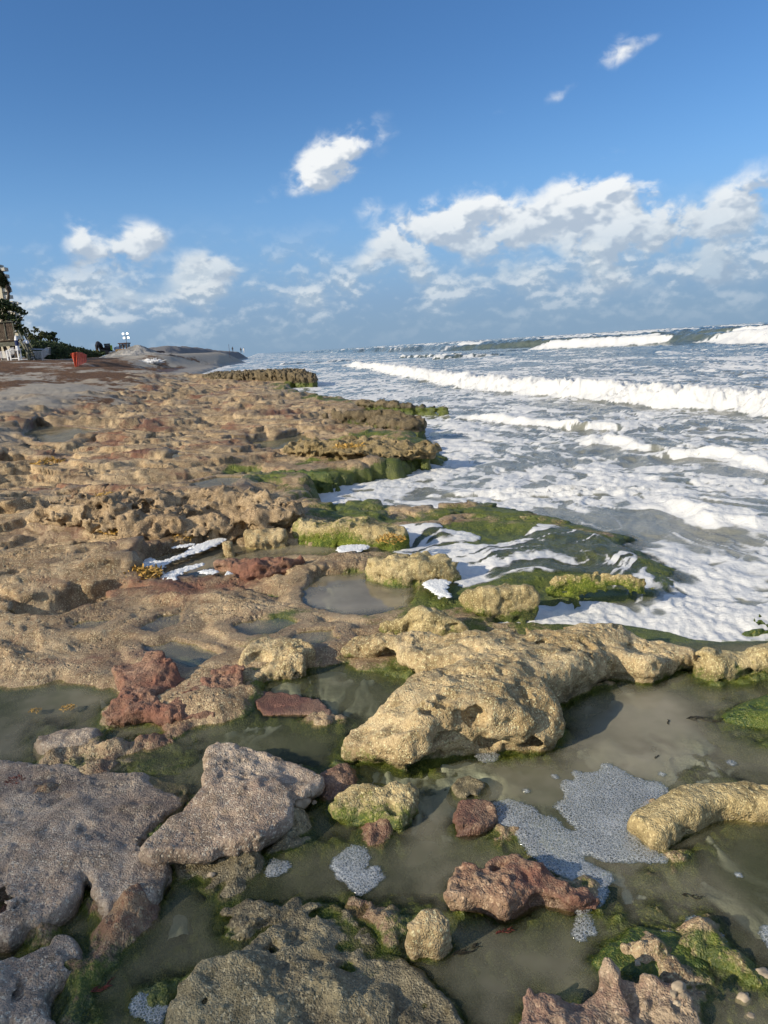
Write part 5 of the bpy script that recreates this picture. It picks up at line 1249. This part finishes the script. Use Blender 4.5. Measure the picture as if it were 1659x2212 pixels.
for k, nm in enumerate(['bottom', 'second lowest', 'third lowest', 'middle', 'third from the top', 'second from the top', 'topmost']):
    c = copy_tree(l0); c.location = p2+Vector((.01*k, 0, .115*k)); c.rotation_euler = (0, 0, .15); c['label'] = f'{nm} white lounger of the stack in front of the hedge'; c['group'] = 'white loungers stacked by the hedge'
cu = MB().box((-.15, 0, .08), (1.9, .62, .16), bev=.05).build('lounger_cushion', M_BLUEC, None, p2+Vector((0, 0, 1.07))); cu.rotation_euler = (0, .1, .15); tag(cu, 'pale blue grey cushions lying on top of the lounger stack by the hedge', 'cushion')
# white table frame
p3 = PY(33, 778, 73.5); p3.z = TZ1(p3.x, 73.5); tb = empty('beach_table', tuple(p3)); tag(tb, 'white framed table standing beside the curved lounger stack', 'table')
MB().box((0, 0, 1.0), (1.25, .7, .07), bev=.02).build('tabletop', M_WHITE, tb)
for x in (-.55, .5):
    for y in (-.28, .28): MB().box((x, y, .49), (.10, .08, .98)).build('leg', M_WHITE, tb)
MB().box((0, .28, .2), (1.1, .05, .08)).build('stretcher', M_WHITE, tb)
pl = MB().box((.95, -.2, .04), (.7, .45, .06), rz=.3, bev=.02).build('board', M_WHITE, None, tuple(p3)); tag(pl, 'white plastic board lying flat on the sand beside the white table', 'board')
# hedge and trees behind it
D = 92.; hb_ = empty('hedge', (PY(130, 776, D).x, D, TZ1(PY(130, 776, D).x, D))); tag(hb_, 'long dark sea grape hedge sloping down along the top of the beach', 'hedge')
bl = []
for px, pt, dd in ((60, 738, 84), (75, 735, 86), (92, 737, 88), (108, 738, 91), (122, 744, 95), (136, 746, 99), (150, 750, 104), (164, 754, 109), (178, 756, 116), (192, 761, 124), (203, 766, 132)):
    x = PY(px, 770, dd).x; z0 = TZ1(x, dd); z1 = PY(px, pt, dd).z; h_ = max(.6, (z1-z0)/2+.1)
    bl.append((Vector((x, dd+1.5, z0+h_-.1))-Vector(hb_.location), (1.5, 2.2, h_)))
leaves('foliage', M_LEAF, hb_, bl, 22000, .15, 7)
m = MB()
for c, r in bl: m.tube([c-Vector((0, 0, r[2])), c], [.12, .06], 6); m.tube([c-Vector((0, 0, r[2]*.6)), c+Vector((.5, .3, r[2]*.4))], [.07, .03], 6)
m.build('stem', M_BARE, hb_)
for px0, px1, py0, py1, lab, D in ((56, 104, 706, 742, 'round topped olive green tree rising over the left end of the hedge', 97.), (98, 130, 715, 744, 'smaller dark bushy tree right of the round topped olive tree', 101.)):
    cx_ = (px0+px1)/2; bx = PY(cx_, 770, D).x; zb_ = TZ1(bx, D); tr_ = empty('seaside_tree', (bx, D, zb_)); tag(tr_, lab, 'tree', 'trees above the hedge')
    q0 = PY(px0, py1, D); q1 = PY(px1, py0, D); w_ = (q1.x-q0.x)/2; cz = (q0.z+q1.z)/2-zb_; hz_ = (q1.z-q0.z)/2
    m = MB(); m.tube([(0, 0, -.3), (.1, 0, cz*.5), (0, 0, cz)], [.22, .17, .09], 8)
    for a in range(5): m.tube([(0, 0, cz*.55), (w_*.35*cos(a*1.3), .6*sin(a*1.3), cz*.85), (w_*.75*cos(a*1.3), sin(a*1.3), cz+hz_*.3)], [.10, .07, .03], 6)
    m.build('trunk', M_BARE, tr_)
    rr = random.Random(int(px0)); leaves('crown', M_LEAFO if px0 < 80 else M_LEAF, tr_, [(Vector((rr.uniform(-.75, .75)*w_, rr.uniform(-1, 1), cz+rr.uniform(-.6, .75)*hz_)), (w_*.33, .9, hz_*.42)) for k in range(13)], 2600, .13, int(px0))
# orange safety fence
D = 52.; f0 = GP(166, 792); fe = empty('orange_fence', tuple(f0)); tag(fe, 'leaning orange plastic safety fence with one panel turned to the camera', 'fence')
rel = lambda px, py, D: PY(px, py, D)-f0
def net(name, quad, nu, nv):
    m = MB(); A, B, C_, D_ = quad; P2 = lambda u, v: (A.lerp(B, u)).lerp(D_.lerp(C_, u), v)+Vector((0, .06*sin(u*9+v*4), 0))
    for i in range(nu+1): m.tube([P2(i/nu, j/10) for j in range(11)], .011, 4, False)
    for j in range(nv+1): m.tube([P2(i/10, j/nv) for i in range(11)], .018, 4, False)
    m.build(name, M_ORANGE, fe)
f0y = f0.y
net('net', (rel(152, 764, f0y), rel(166, 761, f0y), rel(167, 793.5, f0y), rel(163, 792, f0y)), 9, 26)
last = (rel(166, 761, f0y), rel(167, 793.5, f0y))
for k, (px, pt, pb_) in enumerate(((172, 761, 789), (177, 762, 786), (182, 764, 784), (187, 767, 782))):
    dd = f0y*(1+.11*(k+1)); cur = (rel(px, pt, dd), rel(px, pb_, dd)); net('net', (last[0], cur[0], cur[1], last[1]), 7, 20); last = cur
for px, pt, pb_, s_ in ((166.5, 758.5, 794, 1), (172, 759.5, 789, 1.11), (177, 760.5, 786, 1.22), (182, 763, 784, 1.33), (187, 765, 782, 1.44), (152, 763, 765, 1)):
    MB().tube([rel(px, pb_, f0y*s_), rel(px, pt, f0y*s_)], .022, 6).build('stake', M_RUST, fe)
# excavator seen from the front, boom folded
ex = Vector((PY(225, 773, 138).x, 138., TZ1(PY(225, 773, 138).x, 138.))); S = ex.y/1555.; e_ = empty('excavator', tuple(ex), math.atan2(-ex.x, ex.y)); tag(e_, 'dark excavator parked facing the camera with its arm folded up', 'excavator')
U = lambda px: (px-225)*S
tr2 = [(-2, .0), (2, .0), (2.3, .35), (2.1, .8), (-2.1, .8), (-2.3, .35)]
MY = Matrix.Rotation(radians(90), 4, 'Z')
for x0, x1 in ((U(207.5), U(214)), (U(235), U(242.5))):
    m = MB(); m.prism(tr2, -x1, -x0, MY)
    tk = m.build('track', M_STEELM, e_); m = MB()
    for k in range(6): m.box(((x0+x1)/2, -2.3, .1+.12*k), (x1-x0-.05, .08, .06))
    m.build('track_shoe', M_BLACKM, tk)
MB().box((U(226), 0, .75), (U(236)-U(214), 2.6, .7)).build('undercarriage', M_BLACKM, e_)
H_ = lambda py: (772-py)*S
MB().box(((U(220)+U(242))/2, .8, (H_(761)+H_(753))/2), (U(242)-U(216), 3.4, H_(753)-H_(762)), bev=.1).build('house', M_BLACKM, e_)
cab_ = MB(); x0, x1, z0, z1 = U(228.5), U(240), H_(755), H_(745.5)
for x in (x0+.06, x1-.06):
    for y in (-1.5, .0): cab_.box((x, y, (z0+z1)/2), (.12, .12, z1-z0))
cab_.box(((x0+x1)/2, -.75, z1-.06), (x1-x0+.1, 1.8, .14)); cab_.box(((x0+x1)/2, -.75, z0+.25), (x1-x0, 1.6, .5))
cb = cab_.build('cab', M_BLACKM, e_); MB().box(((x0+x1)/2, -.72, (z0+z1)/2+.2), (x1-x0-.14, 1.4, z1-z0-.5)).build('window', M_GLASSC, cb)
MB().box((U(242), -.9, H_(754)), (.35, .3, .9), bev=.05).build('marker_panel', M_HIVIS, e_)
MB().tube([(U(222), .2, H_(756)), (U(221), -1.6, H_(748)), (U(217), -3.0, H_(743.5))], [.40, .42, .34], 8).build('boom', M_BLACKM, e_)
MB().tube([(U(217), -3.0, H_(743)), (U(214.5), -3.4, H_(749)), (U(213.5), -3.2, H_(757))], [.34, .34, .22], 8).build('arm', M_BLACKM, e_)
MB().prism([(U(209), H_(772)), (U(208.5), H_(762)), (U(211), H_(757)), (U(216.5), H_(757)), (U(218), H_(762)), (U(217), H_(771))], -3.8, -2.4).build('bucket', M_YELM, e_)
# bulldozer on the heap, with the sand heap in front
def heap(name, label, px, py, w, d, h, mat, seed, D=None):
    c = GP(px, py) if D is None else Vector((PY(px, py, D).x, D, TZ1(PY(px, py, D).x, D)))
    n = 70; X, Y = np.meshgrid(np.linspace(-1.2, 1.2, n), np.linspace(-1.2, 1.2, n), indexing='ij'); X = X.astype(f32); Y = Y.astype(f32)
    r = np.hypot(X, Y)+fbm(X*1.6, Y*1.6, 3, 800+seed)*.18; Z = h*np.clip(1-r, -.05, 1)**.85*(1+.2*fbm(X*3, Y*3, 4, 810+seed)) if False else h*np.clip(1.02-r, 0, 1)**.9*(1+.5*fbm(X*2.2, Y*2.2, 4, 810+seed)) + h*.07*fbm(X*9, Y*9, 3, 820+seed)*sst(1.05, .8, r)-.12
    o = grid_mesh(name, X*w+c.x, Y*d+c.y, Z+c.z, mat, None, r < 1.12, (c.x, c.y, c.z)); tag(o, label, 'sand heap', 'heaps of dumped sand'); return c
D = 128.
hc = heap('sand_heap', 'tall pale grey sand heap in front of the bulldozer', 290, 779, 5.6, 4.5, 1.6, M_HEAP, 1, 118.)
heap('sand_heap', 'low spread sand heap between the excavator and the tall heap', 252, 779, 4.6, 2.6, .35, M_HEAP, 2, 112.)
bd = Vector((PY(272, 768, D).x, D, TZ1(PY(272, 768, D).x, D))); S = D/1555.; zt_ = lambda py: PY(272, py, D).z-bd.z; U = lambda px: (px-272)*S
bu = empty('bulldozer', tuple(bd)); tag(bu, 'dusty yellow bulldozer standing behind the tall sand heap', 'bulldozer')
b_ = MB(); b_.box(((U(260)+U(292))/2, 0, (zt_(762)+zt_(754))/2), (U(300)-U(260), 2.2, zt_(754)-zt_(763)), bev=.12); b_.build('body', M_YELM, bu)
MB().box(((U(283)+U(305))/2, 0, zt_(755.5)), (U(305)-U(281), 1.7, 1.0*.55), bev=.1).build('hood', M_YELM, bu)
cab_ = MB(); x0, x1, z0, z1 = U(264), U(280), zt_(753), zt_(741.5)
for x in (x0+.08, x1-.08, (x0+x1)/2):
    for y in (-.8, .8): cab_.box((x, y, (z0+z1)/2), (.13, .13, z1-z0))
cab_.box(((x0+x1)/2, 0, z1), (x1-x0+.25, 2.0, .16)); cb = cab_.build('cab', M_RUST, bu); MB().box(((x0+x1)/2, 0, (z0+z1)/2), (x1-x0-.3, 1.4, z1-z0-.3)).build('window', M_GLASSC, cb)
for y in (-1.35, 1.35): m = MB(); m.prism([(-2.4, -.1), (1.9, -.1), (2.4, .45), (1.8, 1.0), (-1.9, 1.0), (-2.6, .6)], y-.3, y+.3); m.build('track', M_STEELM, bu)
MB().box((U(307), 0, .9), (.25, 3.2, 1.3), bev=.06).build('blade', M_STEELM, bu); MB().tube([(U(288), .4, zt_(755)), (U(288), .4, zt_(748))], .06, 6).build('exhaust', M_BLACKM, bu)
# pickup half hidden behind the heap
D = 140.; pk = Vector((PY(257, 766, D).x, D, TZ1(PY(257, 766, D).x, D))); k_ = empty('pickup_truck', tuple(pk)); tag(k_, 'white and blue truck half hidden left of the bulldozer', 'truck')
MB().box((0, 0, .85), (1.0, 3.6, .8), bev=.12).build('body', M_WHITE, k_); MB().box((0, -.2, 1.6), (.9, 1.6, .7), bev=.15).build('cab', M_BLUEC, k_)
for x in (-.45, .45):
    for y in (-1.2, 1.2): MB().tube([(x-.1, y, .38), (x+.1, y, .38)], .38, 12).build('wheel', M_BLACKM, k_)
# light tower
D = 134.; lt = Vector((PY(275, 766, D).x, D, TZ1(PY(275, 766, D).x, D))); l_ = empty('light_tower', tuple(lt)); tag(l_, 'tall mast with four lit floodlights above the bulldozer', 'light tower')
tp_ = PY(272.0, 727, D)-lt; MB().tube([(0, 0, 0), tp_*.55, tp_], [.09, .06, .045], 8).build('mast', M_STEELM, l_); MB().box((0, 0, .7), (1.4, 2.2, 1.0), bev=.1).build('generator', M_YELM, l_)
MB().tube([tp_+Vector((-.45, 0, .15)), tp_+Vector((.45, 0, .15))], .03, 6).build('crossbar', M_STEELM, l_)
for dx, dz_ in ((-.40, .50), (.34, .50), (-.32, -.22), (.44, -.22)):
    hd = MB().box((tp_.x+dx, -.02, tp_.z+dz_), (.36, .2, .34), bev=.04).build('lamp_head', M_STEELM, l_); MB().box((tp_.x+dx, -.14, tp_.z+dz_), (.32, .03, .30)).build('lens', M_LAMP, hd)
# pipe mouth on the berm
D = 150.; pi_ = Vector((PY(333, 764, D).x, D, 0)); pi_.z = PY(333, 771, D).z; pq = empty('discharge_pipe', tuple(pi_)); tag(pq, 'dark round mouth of a dredge pipe on the sand bank', 'pipe')
rad_ = 6.2*D/1555.; m = MB(); n = 20
for ro, ri in ((rad_, rad_*.86),): m.add([(r*cos(2*pi*j/n), y, rad_+r*sin(2*pi*j/n)) for y, r in ((-.6, ro), (-.6, ri), (6, ri), (6, ro)) for j in range(n)], [(a*n+j, a*n+(j+1) % n, ((a+1) % 4)*n+(j+1) % n, ((a+1) % 4)*n+j) for a in range(4) for j in range(n)])
m.build('pipe_wall', M_RUST, pq); MB().tube([(0, .2, rad_), (0, .3, rad_)], rad_*.86, 16).build('inside', M_BLACKM, pq)
# tangle of white
wt = GP(328, 786); rr = random.Random(9); m = MB()
for k in range(260):
    a = rr.uniform(0, 2*pi); q = sqrt(rr.random()); c = Vector((cos(a)*q*.9, sin(a)*q*.6, rr.uniform(0, .5)*(1-q*.7))); d = Vector((cos(a)*.5+rr.gauss(0, .4), rr.gauss(0, .5), rr.uniform(.1, .8)))*.4
    m.tube([c, c+d*.5, c+d+Vector((0, 0, -.05))], [.05, .035, .012], 4)
o = m.build('tangled_heap', M_WHITE, None, wt); o.scale = (wt.y/75.,)*3; tag(o, 'spiky white tangled heap at the foot of the sand bank', 'heap')
# stake and walkers by the far end of the berm
for px, pt, pb_, lab in ((497, 745, 774, 'thin pale stake standing at the seaward end of the sand bank'), (638, 750, 757, 'thin pole far off on the horizon at the water edge')):
    q = GP(px, pb_); h_ = (pb_-pt)*q.y/1555; o = MB().tube([(0, 0, -.2), (.02, 0, h_)], max(.03, .35*q.y/1555), 6).build('stake', M_RUST, None, q); tag(o, lab, 'stake')
def person(label, q, sc, mat, lean):
    me = bpy.data.meshes.new('person'); J = [(0, 0, .95), (0, 0, 1.2), (.02*lean, 0, 1.42), (.04*lean, 0, 1.52), (.05*lean, 0, 1.66), (.10, 0, .88), (.16, -.12*lean, .5), (.16, .02, .06), (.16, -.12, .03), (-.10, 0, .88), (-.14, .14*lean, .5), (-.15, .25*lean, .06), (-.15, .12, .03), (.19, 0, 1.4), (.25, -.05, 1.12), (.24, -.14, .88), (-.19, 0, 1.4), (-.25, .05, 1.12), (-.24, -.06, .88)]
    Ed = [(0, 1), (1, 2), (2, 3), (3, 4), (0, 5), (5, 6), (6, 7), (7, 8), (0, 9), (9, 10), (10, 11), (11, 12), (2, 13), (13, 14), (14, 15), (2, 16), (16, 17), (17, 18)]
    R_2 = [.15, .15, .15, .06, .11, .09, .07, .05, .04, .09, .07, .05, .04, .07, .05, .04, .07, .05, .04]
    me.from_pydata(J, Ed, []); o = bpy.data.objects.new('person', me); COL.objects.link(o); me.materials.append(mat)
    sk = o.modifiers.new('skin', 'SKIN')
    for v, r in zip(me.skin_vertices[0].data, R_2): v.radius = (r, r)
    me.skin_vertices[0].data[0].use_root = True
    o.modifiers.new('smooth', 'SUBSURF').levels = 1; o.location = q; o.scale = (sc,)*3
    h = MB().tube([(.05*lean, 0, 1.60), (.05*lean, .02, 1.70), (.05*lean, .02, 1.77)], [.10, .12, .05], 8).build('hair', M_BLACKM, o)
    tag(o, label, 'person', 'people at the far end of the sand bank')
for px, pb_, lab, mt, ln in ((503, 759, 'person in dark clothes nearest the stake', M_CLOTH, 1), (521, 761, 'person in dark clothes walking in the middle of the far group', M_CLOTH, -1), (527, 761, 'person in a white shirt at the right of the far group', M_CLOTHW, 1)):
    D = 250.; q = PY(px, pb_+1.5, D); person(lab, q, 1.0, mt, ln)
